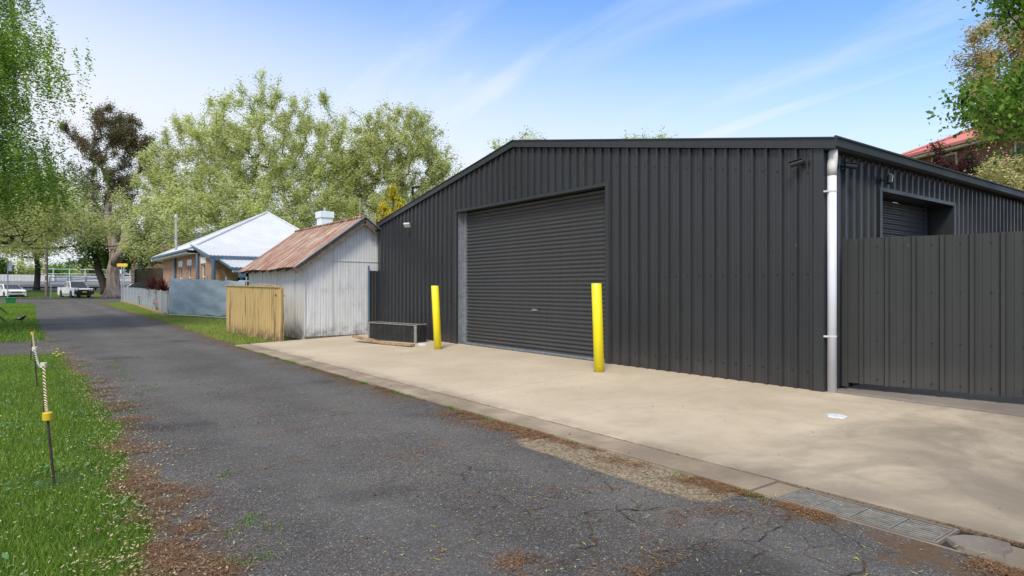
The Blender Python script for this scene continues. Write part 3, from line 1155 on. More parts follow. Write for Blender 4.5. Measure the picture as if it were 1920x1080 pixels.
# ------------------------------------------------------------------ steel fence at the right
FA, FB = Vector((7.93, 3.70, 0)), Vector((8.27, 2.06, 0))
fd = (FB - FA).normalized()
FE = FA + fd * 6.5
fn = Vector((fd.y, -fd.x, 0))
if fn.x > 0:
    fn = -fn
fence = thing('sheet_metal_fence', 'tall dark grey ribbed steel fence right of the white downpipe', 'fence', (FA.x, FA.y, 0.07))
prof = trap(6.5, 0.27, 0.032, 0.035, 0.012, 0.004, 0.12)
m = ribbed(prof, (FA.x, FA.y), (fd.x, fd.y), (fn.x, fn.y), lambda u: 0.10, lambda u: 1.845 + 0.004 * math.sin(u * 4))
nff = len(m.f)
for k in range(23):
    u = 0.12 + 0.2 + 0.27 * k
    p = FA + fd * u + fn * 0.002
    for z in (0.17, 0.63, 1.20, 1.74):
        screw(m, (p.x, p.y, z), (fn.x, fn.y), 0.011)
finish_screws(m.build('steel_sheet', M['fence_steel'], fence), nff)
p = FA - fd * 0.03
MB().bar((p.x, p.y, 0.05), (p.x, p.y, 1.86), 0.065, 0.065, fd).build('post', M['galv'] if False else M['fence_steel'], fence, bevel=0.004)
for z in (0.45, 1.5):
    a, b = FA - fn * 0.03, FE - fn * 0.03
    MB().bar((a.x, a.y, z), (b.x, b.y, z), 0.04, 0.06).build('rail', M['fence_steel'], fence)

# narrow piece of fence between zinc shed and charcoal shed
nf = thing('fence_infill', 'narrow dark ribbed fence panel closing the gap beside the zinc shed', 'fence', (7.34, 16.17, 0))
ribbed(trap(0.27, 0.09, 0.012, 0.02, 0.01, 0), (7.35, 16.18), (1, 0), (0, -1), lambda u: -0.06, lambda u: 1.72).build('steel_sheet', M['fence_steel'], nf)
MB().box((7.315, 16.15, -0.06), (7.348, 16.2, 1.86)).build('post', M['bluepaint'], nf)

# ------------------------------------------------------------------ drain grate and rough stones in the gutter
MB().box((3.80, 1.25, -0.30), (4.15, 2.23, -0.1185)).build('drain_sump', M['dark'])
bpy.data.objects['drain_sump']['kind'] = 'structure'
gr = thing('drain_grate', 'rusty steel bar grating set in the gutter at the lane edge', 'drain grate', (3.97, 1.78, -0.11))
sec = [(1.345 + 0.222 * k, 1.345 + 0.222 * k + 0.212) for k in range(4)]
M['grate'] = basic('dull_grate_steel', (0.30, 0.28, 0.24), 0.6, 0.4, 0.35, 15)
for (a, b) in sec:
    m = MB()
    for i in range(9):
        x = 3.843 + 0.0315 * i
        m.box((x, a, -0.125), (x + 0.0125, b, -0.105))
    m.box((3.838, a, -0.14), (4.112, a + 0.006, -0.102)).box((3.838, b - 0.006, -0.14), (4.112, b, -0.102))
    m.build('grating', M['grate'], gr)
m = MB().box((3.815, 1.32, -0.16), (3.834, 2.235, -0.098)).box((4.116, 1.32, -0.16), (4.135, 2.235, -0.098)).box((3.834, 2.225, -0.16), (4.116, 2.24, -0.098)).box((3.834, 1.32, -0.16), (4.116, 1.335, -0.098))
m.build('frame', M['oldcrete'], gr)
# broken concrete kerb pieces
def stone(name, label, c, rx, ry, h, seed, mat, cat, group):
    r_ = random.Random(seed)
    n = 11
    V = []
    for (k, z) in ((1.0, -0.10), (1.0, 0), (0.93, h * 0.8), (0.8, h)):
        for i in range(n):
            a = 2 * math.pi * i / n
            rr = 1 + 0.16 * math.sin(3 * a + seed) + 0.10 * math.sin(5 * a + seed * 2)
            sq = 1 / max(abs(math.cos(a)), abs(math.sin(a))) ** 0.65
            V.append((rx * rr * sq * k * math.cos(a), ry * rr * sq * k * math.sin(a), z + r_.uniform(-1, 1) * h * 0.12))
    Fc = [(j * n + i, j * n + (i + 1) % n, (j + 1) * n + (i + 1) % n, (j + 1) * n + i) for j in range(3) for i in range(n)] + [tuple(3 * n + i for i in range(n))]
    o = mk(name, V, Fc, mat, bevel=0.004)
    o.location = c
    return tag(o, label, cat, group)


G = 'broken concrete kerb pieces beside the grate'
stone('kerb_stone', 'largest broken concrete kerb piece, right beside the near end of the grate', (3.97, 1.17, -0.115), 0.14, 0.13, 0.028, 3, M['oldcrete'], 'stone', G)
stone('kerb_stone', 'smaller broken concrete piece, second from the grate', (4.03, 0.90, -0.12), 0.11, 0.10, 0.030, 5, M['oldcrete'], 'stone', G)
stone('kerb_stone', 'broken concrete piece at the lower right corner of the picture', (4.05, 0.66, -0.12), 0.12, 0.11, 0.028, 9, M['oldcrete'], 'stone', G)
# white patch lying on the apron
n = 22
V = []
for k, z in ((1, 0.002), (0.9, 0.010), (0.5, 0.016)):
    for i in range(n):
        a = 2 * math.pi * i / n
        rr = 1 + 0.12 * math.sin(2 * a + 1) + 0.08 * math.sin(5 * a)
        V.append((0.085 * rr * k * math.cos(a), 0.11 * rr * k * math.sin(a), z))
Fc = [(j * n + i, j * n + (i + 1) % n, (j + 1) * n + (i + 1) % n, (j + 1) * n + i) for j in range(2) for i in range(n)] + [tuple(2 * n + i for i in range(n))]
o = mk('plastic_lid', V, Fc, M['paper'])
X1, Y1 = at(1568, 6.33)
o.location = (X1, Y1, az(X1))
o.rotation_euler = (0, R(-1.6), 0)
tag(o, 'small flat white plastic lid lying alone on the tan concrete', 'lid')

# ------------------------------------------------------------------ timber box and warped plank by the shed wall
bx0 = at(693, 15.6)
bx1 = at(780, 14.55)
A = Vector((*bx0, 0))
B = Vector((*bx1, 0))
d_ = (B - A).normalized()
n_ = Vector((d_.y, -d_.x, 0))
if n_.x > 0:
    n_ = -n_
box_ = thing('planter_box', 'open black panelled box with grey timber frame against the charcoal wall', 'box', (A.x, A.y, 0))
zb = az(A.x)
H = 0.42
m = MB()
for off in (0, 0.32):
    p, q = A - n_ * off, B - n_ * off
    m.bar((p.x, p.y, zb + H / 2 + 0.02), (q.x, q.y, zb + H / 2 + 0.01), 0.014, H - 0.04)
for e in (A, B):
    q = e - n_ * 0.32
    m.bar((e.x, e.y, zb + H / 2 + 0.01), (q.x, q.y, zb + H / 2 + 0.01), 0.014, H - 0.05)
m.build('panel', M['blackply'], box_)
m = MB()
for off in (-0.012, 0.332):
    p, q = A - n_ * off, B - n_ * off
    m.bar((p.x, p.y, zb + H + 0.006), (q.x, q.y, zb + H - 0.005), 0.028, 0.022)
for e in (A, B):
    q = e - n_ * 0.32
    m.bar((e.x, e.y, zb + H + 0.014), (q.x, q.y, zb + H + 0.014), 0.03, 0.028)
m.build('top_frame', M['framewood'], box_, bevel=0.004)
for e, w_ in ((A, 0.04), (B, 0.075)):
    q = e + n_ * 0.016
    MB().bar((q.x, q.y, zb), (q.x, q.y, zb + H - 0.006), 0.03, w_, d_).build('corner_post', M['framewood'], box_, bevel=0.004)
pa, pb = at(665, 15.2), at(774, 13.75)
m = MB()
pts = []
for i in range(13):
    t = i / 12
    x, y = pa[0] + (pb[0] - pa[0]) * t, pa[1] + (pb[1] - pa[1]) * t
    z = az(x) + 0.03 + 0.12 * max(0, 0.55 - t) ** 1.4 * 2 + 0.04 * max(0, t - 0.75)
    pts.append(Vector((x, y, z)))
V, Fc = [], []
sd_ = Vector((pb[0] - pa[0], pb[1] - pa[1], 0)).normalized()
sd_ = Vector((-sd_.y, sd_.x, 0))
for p in pts:
    for (i, j) in ((-1, -1), (1, -1), (1, 1), (-1, 1)):
        V.append(p + sd_ * i * 0.07 + Vector((0, 0, j * 0.022)))
for i in range(12):
    for k in range(4):
        Fc.append((4 * i + k, 4 * i + (k + 1) % 4, 4 * i + 4 + (k + 1) % 4, 4 * i + 4 + k))
Fc += [(3, 2, 1, 0), tuple(48 + k for k in range(4))]
tag(mk('warped_plank', V, Fc, M['plankwood'], bevel=0.004), 'curved weathered timber plank lying on the concrete before the black box', 'plank')
x, y = at(791, 14.0)
tag(MB().box((x - 0.05, y - 0.11, az(x)), (x + 0.05, y + 0.09, az(x) + 0.045)).build('paver_block', M['white_paint'], bevel=0.006), 'small white block on the concrete at the charcoal wall foot', 'block')

# ------------------------------------------------------------------ zinc shed with rusted roof
ZX0, ZY0, ZX1, ZY1 = 5.60, 16.26, 8.72, 21.5
RZX = 7.16
zs = thing('zinc_shed', 'old grey corrugated shed with rusty gable roof beside the charcoal shed', 'shed', (ZX0, ZY0, 0))


def zroof(x):
    return 3.13 - 1.15 / 1.56 * abs(x - RZX) - 0.03


zb0 = -0.09
ribbed(corr(ZX1 - ZX0, 0.076, 0.0022), (ZX0, ZY0), (1, 0), (0, -1), lambda u: zb0, lambda u: zroof(ZX0 + u)).build('gable_wall', M['zinc'], zs)
ribbed(corr(ZX1 - ZX0, 0.076, 0.0022, 4), (ZX0, ZY1), (1, 0), (0, 1), lambda u: zb0, lambda u: zroof(ZX0 + u)).build('gable_wall', M['zinc'], zs)
ribbed(corr(ZY1 - ZY0, 0.076, 0.003), (ZX0, ZY0), (0, 1), (-1, 0), lambda u: zb0, lambda u: 1.99).build('side_wall', M['zinc'], zs)
ribbed(corr(ZY1 - ZY0, 0.076, 0.003, 4), (ZX1, ZY0), (0, 1), (1, 0), lambda u: zb0, lambda u: 1.99).build('side_wall', M['zinc'], zs)
MB().box((ZX0 - 0.02, ZY0 - 0.03, zb0), (ZX0 + 0.012, ZY0 - 0.012, 1.98)).build('corner_flashing', M['zinc'], zs)
MB().box((ZX0 + 0.05, ZY0 - 0.02, 1.965), (ZX1, ZY0 - 0.009, 1.978)).build('sheet_lap', M['zinc'], zs)
MB().box((ZX0 + 0.02, ZY0 - 0.05, -0.09), (7.3, ZY0 - 0.014, -0.005)).build('bottom_plate', M['bargewood'], zs)
for s_ in (-1, 1):
    ex = RZX + s_ * (1.56 + 0.32)
    ez = 3.16 - 1.15 / 1.56 * 1.88
    P = corr(ZY1 - ZY0 + 0.42, 0.076, 0.009)
    V, Fc = [], []
    for i, (u, o_) in enumerate(P):
        V += [(RZX, ZY0 - 0.22 + u, 3.16 + o_), (ex, ZY0 - 0.22 + u, ez + o_ + 0.02 * math.sin(u * 2))]
        if i:
            Fc.append((2 * i - 2, 2 * i - 1, 2 * i + 1, 2 * i))
    mk('roof', V, Fc, M['rust'], zs)
    m = MB().bar((RZX, ZY0 - 0.215, 3.06), (ex, ZY0 - 0.215, ez - 0.10), 0.03, 0.15)
    m.build('barge_board', M['bargewood'], zs, bevel=0.003)
    MB().bar((RZX, ZY0 - 0.23, 3.175), (ex, ZY0 - 0.23, ez + 0.015), 0.09, 0.02).build('barge_capping', M['galv'], zs)
    if s_ < 0:
        for k in range(8):
            y = ZY0 + 0.02 + k * (ZY1 - ZY0 - 0.1) / 7
            z0 = zroof(ZX0) - 0.06
            MB().bar((ZX0 + 0.02, y, z0 + 0.01), (ex + 0.07, y, ez - 0.055), 0.04, 0.085).build('rafter_tail', M['bargewood'], zs)
MB().path([(RZX, ZY0 - 0.26, 3.18), (RZX, ZY1 + 0.2, 3.18)], 0.04, 8).build('ridge_cap', M['rust'], zs)
# TV antenna standing on its ridge
an = thing('television_antenna', 'thin metal antenna mast standing on the rusty roof peak', 'antenna', (RZX, ZY0 + 0.1, 3.18))
MB().path([(RZX, ZY0 + 0.1, 3.1), (RZX, ZY0 + 0.1, 3.72)], 0.011, 6).build('mast', M['steelpost'], an)
m = MB()
bxx = RZX + 0.35
m.path([(bxx + 0.1, ZY0 + 0.25, 3.0), (bxx + 0.1, ZY0 + 0.25, 3.38)], 0.009, 6)
m.path([(bxx - 0.25, ZY0 + 0.25, 3.2), (bxx + 0.35, ZY0 + 0.25, 3.2)], 0.008, 6)
for k in range(5):
    xx = bxx - 0.22 + k * 0.13
    m.path([(xx, ZY0 + 0.25, 3.06), (xx, ZY0 + 0.25, 3.34)], 0.005, 5)
m.path([(RZX, ZY0 + 0.1, 3.2), (bxx - 0.2, ZY0 + 0.25, 3.2)], 0.008, 6)
m.build('aerial', M['steelpost'], an)

# ------------------------------------------------------------------ cream steel enclosure
C0, C1 = Vector((4.88, 15.95, 0)), Vector((4.66, 20.4, 0))
cf = thing('cream_fence', 'low cream ribbed steel fence panel stained black, in front of the zinc shed', 'fence', (C0.x, C0.y, -0.1))
dc = (C1 - C0).normalized()
ncf = Vector((-1, 0, 0))
ribbed(trap((C1 - C0).length, 0.155, 0.022, 0.03, 0.012, 0.0), (C0.x, C0.y), (dc.x, dc.y), (-1, 0), lambda u: gz(C0.y + u) - 0.0 + 0.01 * math.sin(5 * u), lambda u: 1.265 + 0.012 * u).build('steel_sheet', M['creamfence'], cf)
ribbed(trap(0.10, 0.155, 0.02, 0.03, 0.012, 0), (C0.x, C0.y), (1, 0.02), (0, -1), lambda u: -0.09, lambda u: 1.262).build('end_sheet', M['creamfence'], cf)
ribbed(trap(0.85, 0.155, 0.02, 0.03, 0.012, 0), (C1.x, C1.y), (1, 0.02), (0, 1), lambda u: -0.09, lambda u: 1.28).build('end_sheet', M['creamfence'], cf)
MB().bar((C0.x, C0.y - 0.02, 1.272), (C1.x, C1.y, 1.325), 0.07, 0.028).build('top_rail', M['creamfence'], cf)
MB().path([(C0.x + 0.12, C0.y + 0.5, 1.27), (C0.x + 0.1, C0.y + 1.0, 1.32), (C0.x + 0.06, C0.y + 1.9, 1.345), (C0.x, C0.y + 2.8, 1.32)], 0.015, 6).build('loose_rod', M['creamfence'], cf)
MB().bar((C0.x + 0.03, C0.y + 0.03, -0.1), (C0.x + 0.03, C0.y + 0.03, 1.25), 0.05, 0.05).build('post', M['creamfence'], cf)
x, y = at(531, 15.9)
MB().bar((x - 0.2, y, zat(554, 15.9)), (x + 0.03, y, zat(555, 15.9)), 0.03, 0.04).build('bolt_arm', M['black'], cf)

# ------------------------------------------------------------------ shade cloth fence
sc_ = thing('shade_cloth_fence', 'high fence wrapped in blue grey shade cloth between wire and cream fences', 'fence', (4.75, 30.9, gz(30)))
S0, S1, S2 = Vector((4.75, 31.0, 0)), Vector((6.2, 27.3, 0)), Vector((6.65, 26.1, 0))
V, Fc = [], []
nu, nv = 40, 14
path_ = [S0, S1, S2]
L1, L2 = (S1 - S0).length, (S2 - S1).length
for i in range(nu + 1):
    t = i / nu * (L1 + L2)
    p = S0.lerp(S1, t / L1) if t < L1 else S1.lerp(S2, (t - L1) / L2)
    nn = Vector((-(S1 - S0).y, (S1 - S0).x, 0)).normalized() * -1
    for j in range(nv + 1):
        v = j / nv
        bul = 0.05 * math.sin(math.pi * v) * abs(math.sin(math.pi * t / 1.25)) + 0.03 * math.sin(7 * t + 3 * v) * (1 - v) * 0.5 + 0.012 * math.sin(14 * v + t * 3)
        q = p + nn * bul
        V.append((q.x, q.y, gz(p.y) + 0.12 + 0.03 * math.sin(5 * t) * (1 - v) + v * (1.50 - 0.02 * t + 0.015 * math.sin(6.3 * t))))
for i in range(nu):
    for j in range(nv):
        a = i * (nv + 1) + j
        Fc.append((a, a + 1, a + nv + 2, a + nv + 1))
mk('shade_cloth', V, Fc, M['shade'], sc_, smooth=True)
for k in range(5):
    t = (L1 + L2) * k / 4
    p = S0.lerp(S1, t / L1) if t < L1 else S1.lerp(S2, (t - L1) / L2)
    p = p - nn * 0.06
    MB().path([(p.x, p.y, gz(p.y) - 0.1), (p.x, p.y, gz(p.y) + 1.70)], 0.028, 8).build('post', M['steelpost'], sc_)
m = MB()
m.path([(S0.x, S0.y, gz(31) + 0.06), (S1.x, S1.y, gz(27) + 0.05), (S2.x, S2.y, gz(26) + 0.05)], 0.022, 6)
m.build('bottom_rail', M['steelpost'], sc_)
# ------------------------------------------------------------------ low wire fence towards the street
wf = thing('wire_mesh_fence', 'low grey wire mesh fence on timber sleepers along the green verge', 'fence', (4.75, 31.0, gz(31)))
W0, W1 = Vector((4.76, 31.3, 0)), Vector((5.65, 57.6, 0))
Lw = (W1 - W0).length


def wp(t):
    p = W0.lerp(W1, t / Lw)
    return p


V, Fc = [], []
for i in range(13):
    p = wp(Lw * i / 12)
    V += [(p.x, p.y, gz(p.y) + 0.08), (p.x, p.y, gz(p.y) + 1.02 + 0.008 * i)]
    if i:
        Fc.append((2 * i - 2, 2 * i, 2 * i + 1, 2 * i - 1))
mk('mesh_panel', V, Fc, M['mesh'], wf)
for i in range(12):
    p = wp(Lw * i / 11)
    MB().path([(p.x - 0.02, p.y, gz(p.y) - 0.1), (p.x - 0.02, p.y, gz(p.y) + 1.1)], 0.026, 8).build('post', M['steelpost'], wf)
m = MB()
a, b = wp(0), wp(Lw)
m.path([(a.x, a.y, gz(a.y) + 1.03), (wp(Lw / 2).x, wp(Lw / 2).y, gz(44) + 1.06), (b.x, b.y, gz(b.y) + 1.12)], 0.018, 6)
m.build('top_rail', M['steelpost'], wf)
for i in range(9):
    p, q = wp(Lw * i / 9 + 0.05), wp(Lw * (i + 1) / 9 - 0.05)
    MB().bar((p.x - 0.12, p.y, gz(p.y) + 0.03), (q.x - 0.12, q.y, gz(q.y) + 0.03), 0.13, 0.13).build('sleeper', M['plankwood'], wf, bevel=0.01)

# ------------------------------------------------------------------ brick house
HX, HY0, HY1, HXE = 6.5, 30.9, 44.5, 13.6
hs = thing('brick_house', 'orange brick house with white hipped steel roof behind the fences', 'house', (HX, HY0, gz(31)))
hg = 0.05
WYM = 34.6           # main roof begins here
wins = [(at(341.5, 1), 0), (at(357, 1), 0), (at(381.5, 1), 0)]


def house_y(px):     # where column px meets the lane-side wall
    u = px - 60
    d = F * HX / (cs * u)
    return (d - HX * sn) / cs


wy = [house_y(338.5), house_y(355), house_y(381)]
wz0, wz1 = 1.15, 2.42
# wall with real openings
m = MB()
ycuts = []
for yw in sorted(wy):
    ycuts += [(yw - 0.42, yw + 0.42)]


def ztl(y):
    if y >= WYM:
        return 3.06
    return 2.62 + (3.30 - 2.62) * (y - HY0) / (WYM - HY0)


ypos = sorted([HY0, WYM, HY1] + [q for c in ycuts for q in c])
for a, b in zip(ypos[:-1], ypos[1:]):
    inw = any(abs(a - c[0]) < 1e-6 for c in ycuts)
    for x_, flip in ((HX, 0), (HX + 0.12, 1)):
        if inw:
            m.add([(x_, a, hg), (x_, b, hg), (x_, b, wz0), (x_, a, wz0)], [(0, 1, 2, 3)])
            m.add([(x_, a, wz1), (x_, b, wz1), (x_, b, ztl(b)), (x_, a, ztl(a))], [(0, 1, 2, 3)])
        else:
            m.add([(x_, a, hg), (x_, b, hg), (x_, b, ztl(b - 1e-3)), (x_, a, ztl(a + 1e-3))], [(0, 1, 2, 3)])
for a, b in ycuts:
    m.add([(HX, a, wz0), (HX + 0.12, a, wz0), (HX + 0.12, a, wz1), (HX, a, wz1)], [(0, 1, 2, 3)])
    m.add([(HX, b, wz0), (HX + 0.12, b, wz0), (HX + 0.12, b, wz1), (HX, b, wz1)], [(0, 1, 2, 3)])
m.build('lane_wall', M['brick'], hs)
m = MB()
kx0, kx1, kz0, kz1 = 7.55, 8.15, 1.3, 2.0
for a, b, z0, z1 in ((HX, kx0, hg, 2.6), (kx1, HXE, hg, 2.6), (kx0, kx1, hg, kz0), (kx0, kx1, kz1, 2.6)):
    m.add([(a, HY0, z0), (b, HY0, z0), (b, HY0, z1), (a, HY0, z1)], [(0, 1, 2, 3)])
m.build('yard_wall', M['brick'], hs)
MB().box((HX + 0.13, HY1 - 0.1, hg), (HXE, HY1, 3.06)).box((HXE - 0.1, HY0 + 0.01, hg), (HXE, HY1 - 0.11, 2.6)).build('rear_wall', M['brick'], hs)
for yw in wy:
    wd = MB().box((HX + 0.06, yw - 0.42, wz0), (HX + 0.10, yw - 0.36, wz1)).box((HX + 0.06, yw + 0.36, wz0), (HX + 0.10, yw + 0.42, wz1)) \
        .box((HX + 0.06, yw - 0.359, wz0), (HX + 0.10, yw + 0.359, wz0 + 0.06)).box((HX + 0.06, yw - 0.359, wz1 - 0.06), (HX + 0.10, yw + 0.359, wz1)).box((HX + 0.055, yw - 0.359, 1.75), (HX + 0.095, yw + 0.359, 1.81)) \
        .build('window', M['white_paint'], hs)
    MB().box((HX + 0.105, yw - 0.36, wz0 + 0.06), (HX + 0.115, yw + 0.36, wz1 - 0.06)).build('pane', M['glass'], wd)
    MB().box((HX - 0.012, yw - 0.62, wz1), (HX + 0.05, yw + 0.55, wz1 + 0.30)).build('lintel', M['white_paint'], hs)
wd = MB().box((kx0, HY0 + 0.01, kz0), (kx1, HY0 + 0.05, kz0 + 0.05)).box((kx0, HY0 + 0.01, kz1 - 0.05), (kx1, HY0 + 0.05, kz1)).box((kx1 - 0.12, HY0 + 0.01, kz0 + 0.05), (kx1, HY0 + 0.05, kz1 - 0.05)).build('window', M['white_paint'], hs)
MB().box((kx0, HY0 + 0.06, kz0), (kx1, HY0 + 0.07, kz1)).build('pane', M['glass'], wd)
MB().box((kx0 - 0.25, HY0 - 0.04, kz1), (kx1 + 0.2, HY0 - 0.005, kz1 + 0.10)).build('lintel', M['white_paint'], hs)
# roofs
EX, EY0, EY1, EXR = 6.0, 34.2, 44.9, 14.0
AP = (11.35, 39.55, 5.80)
ez = 3.10


def ribroof(P0, P1, P2, P3, pitch=0.16, h=0.022):
    """sheet between eave P0-P1 and top P3-P2 with ribs running up the slope"""
    P0, P1, P2, P3 = map(Vector, (P0, P1, P2, P3))
    nrm = (P1 - P0).cross(P3 - P0)
    if nrm.length < 1e-6:
        nrm = (P1 - P0).cross(P2 - P0)
    nrm.normalize()
    if nrm.z < 0:
        nrm = -nrm
    L = (P1 - P0).length
    V, Fc = [], []
    pr = trap(L, pitch, h, 0.03, 0.015, 0)
    for i, (u, o_) in enumerate(pr):
        t = u / L
        a = P0.lerp(P1, t)
        b = P3.lerp(P2, t)
        V += [a + nrm * o_, b + nrm * o_]
        if i:
            Fc.append((2 * i - 2, 2 * i, 2 * i + 1, 2 * i - 1))
    return V, Fc


def slope_tri(A_, B_, T_, pitch=0.16):
    """triangular hip face: eave A-B, apex T, ribs parallel running up the slope"""
    A_, B_, T_ = map(Vector, (A_, B_, T_))
    L = (B_ - A_).length
    e = (B_ - A_) / L
    s_t = (T_ - A_).dot(e)
    foot = A_ + e * s_t
    up = T_ - foot
    nrm = e.cross(up).normalized()
    if nrm.z < 0:
        nrm = -nrm
    V, Fc = [], []
    pr = sorted(set([(round(u, 4), o_) for u, o_ in trap(L, pitch, 0.022, 0.03, 0.015, 0)] + [(s_t, 0)]))
    for i, (u, o_) in enumerate(pr):
        k = u / s_t if u <= s_t else (L - u) / (L - s_t)
        a = A_ + e * u
        V += [a + nrm * o_, a + up * k + nrm * o_]
        if i:
            Fc.append((2 * i - 2, 2 * i, 2 * i + 1, 2 * i - 1))
    return V, Fc


m = MB()
for a, b in (((EX, EY1), (EX, EY0)), ((EX, EY0), (EXR, EY0)), ((EXR, EY0), (EXR, EY1)), ((EXR, EY1), (EX, EY1))):
    m.add(*slope_tri((*a, ez), (*b, ez), AP))
rf = m.build('roof', M['roofwhite'], hs)
for a in ((EX, EY0), (EX, EY1), (EXR, EY0)):
    MB().path([(*a, ez + 0.04), (AP[0], AP[1], AP[2] + 0.04)], 0.055, 6).build('hip_cap', M['roofwhite'], rf)
# skillion over the near rooms
V, Fc = ribroof((6.32, HY0 - 0.25, 2.70), (13.9, HY0 - 0.25, 2.70), (13.9, 34.9, 3.42), (6.32, 34.9, 3.42))
mk('skillion_roof', V, Fc, M['roofwhite'], hs)
MB().bar((6.31, HY0 - 0.27, 2.62), (6.31, 34.9, 3.36), 0.035, 0.13).build('verge_board', M['bluepaint'], hs)
MB().box((6.30, HY0 - 0.36, 2.60), (13.9, HY0 - 0.25, 2.70)).build('gutter', M['bluepaint'], hs)
MB().box((6.34, HY0 - 0.24, 2.50), (13.8, HY0 - 0.20, 2.60)).build('fascia', M['white_paint'], hs)
# main eave gutter, fascia, soffit
MB().box((EX - 0.10, EY0 - 0.05, ez - 0.06), (EX + 0.0, EY1 + 0.08, ez + 0.05)).build('gutter', M['bluepaint'], hs, bevel=0.01)
MB().box((EX + 0.005, EY0, ez - 0.16), (EX + 0.03, EY1, ez - 0.065)).box((EX + 0.03, EY0, ez - 0.16), (HX, EY1, ez - 0.14)).build('fascia', M['white_paint'], hs)
MB().box((EX - 0.1, EY1 + 0.08, ez - 0.2), (HX + 1, EY1 + 0.12, ez + 0.05)).build('fascia', M['white_paint'], hs)
# porch
V, Fc = ribroof((6.72, 28.45, 2.12), (12.5, 28.45, 2.12), (12.5, HY0 - 0.01, 2.58), (6.72, HY0 - 0.01, 2.58))
mk('porch_roof', V, Fc, M['roofwhite'], hs)
MB().bar((6.70, 28.43, 2.08), (6.70, HY0 - 0.02, 2.54), 0.03, 0.09).build('verge_board', M['bluepaint'], hs)
MB().box((6.70, 28.36, 2.04), (12.5, 28.45, 2.12)).build('gutter', M['bluepaint'], hs)
MB().box((6.74, 28.46, 1.92), (12.4, 28.50, 2.035)).build('fascia', M['white_paint'], hs)
X1, Y1 = at(456, 26.9)
MB().box((X1 - 0.06, 28.46 + 0.05, hg), (X1 + 0.06, 28.62, 1.92)).build('porch_post', M['bluepaint'], hs)
MB().box((X1 - 0.13, 28.42, 1.70), (X1 + 0.13, 28.66, 1.90)).build('post_bracket', M['bluepaint'], hs)
# blue downpipes down the lane wall
for px, zt_ in ((330.5, 2.92), (373.5, 2.92), (403.5, 2.55)):
    y = house_y(px)
    m = MB().path([(HX - 0.07, y, hg), (HX - 0.07, y, zt_)], 0.085, 10)
    m.build('downpipe', M['bluepaint'], hs)
# flue and chimney
fx, fy = at(330, 36.5)
m = MB().path([(fx, fy, 3.3), (fx, fy, 5.28)], 0.07, 12).path([(fx, fy, 5.26), (fx, fy, 5.30), (fx, fy, 5.42), (fx, fy, 5.5)], [0.10, 0.11, 0.09, 0.02], 12)
M['flue'] = basic('flue_zinc', (0.52, 0.48, 0.44), 0.5, 0.2, 0.35, 3)
m.build('flue', M['flue'], hs)
cx, cy = at(609, 35.5)
m = MB().box((cx - 0.34, cy - 0.34, 2.9), (cx + 0.34, cy + 0.34, 5.15)).box((cx - 0.40, cy - 0.40, 5.15), (cx + 0.40, cy + 0.40, 5.50))
ch = m.build('chimney', M['white_paint'], hs, bevel=0.02)
MB().path([(cx, cy, 5.5), (cx, cy, 5.75)], 0.07, 10).build('chimney_pot', M['steelpost'], ch)
# metal gate rail behind the shade cloth
X1, Y1 = at(458, 25.6)
gt = thing('yard_gate', 'small pale tubular gate standing behind the cream fence', 'gate', (X1, Y1, 0))
m = MB()
m.path([(X1 - 0.25, Y1, 0.0), (X1 - 0.25, Y1, zat(530, 25.6)), (X1 - 0.2, Y1, zat(527, 25.6)), (X1 + 0.9, Y1, zat(527, 25.6)), (X1 + 0.9, Y1, 0)], 0.022, 8)
m.build('gate_frame', M['pvc'], gt)
m = MB()
m.path([(X1 - 0.25, Y1, 1.3), (X1 + 0.9, Y1, 1.3)], 0.015, 6)
m.path([(X1 - 0.25, Y1, 0.8), (X1 + 0.9, Y1, 0.8)], 0.015, 6)
m.build('gate_rail', M['pvc'], gt)

# ------------------------------------------------------------------ leaves, blades, trees
def leaf_quads(P, size, rg, up=0.0, asp=0.55, flat=1.0):
    """diamond leaves at points P"""
    n = len(P)
    a = rg.normal(size=(n, 3))
    a /= np.linalg.norm(a, axis=1)[:, None]
    if up:
        a[:, 2] += up
        a /= np.linalg.norm(a, axis=1)[:, None]
    b = rg.normal(size=(n, 3))
    b -= a * (a * b).sum(1)[:, None]
    b /= np.linalg.norm(b, axis=1)[:, None]
    if flat < 1:
        a[:, 2] *= flat
        b[:, 2] *= flat
    s = size * rg.uniform(0.6, 1.35, n)[:, None]
    a *= s * 0.5
    b *= s * 0.5 * asp
    V = np.empty((n, 4, 3))
    V[:, 0] = P - a
    V[:, 1] = P + b - a * 0.1
    V[:, 2] = P + a
    V[:, 3] = P - b - a * 0.1
    return V.reshape(-1, 3), np.arange(4 * n).reshape(n, 4)


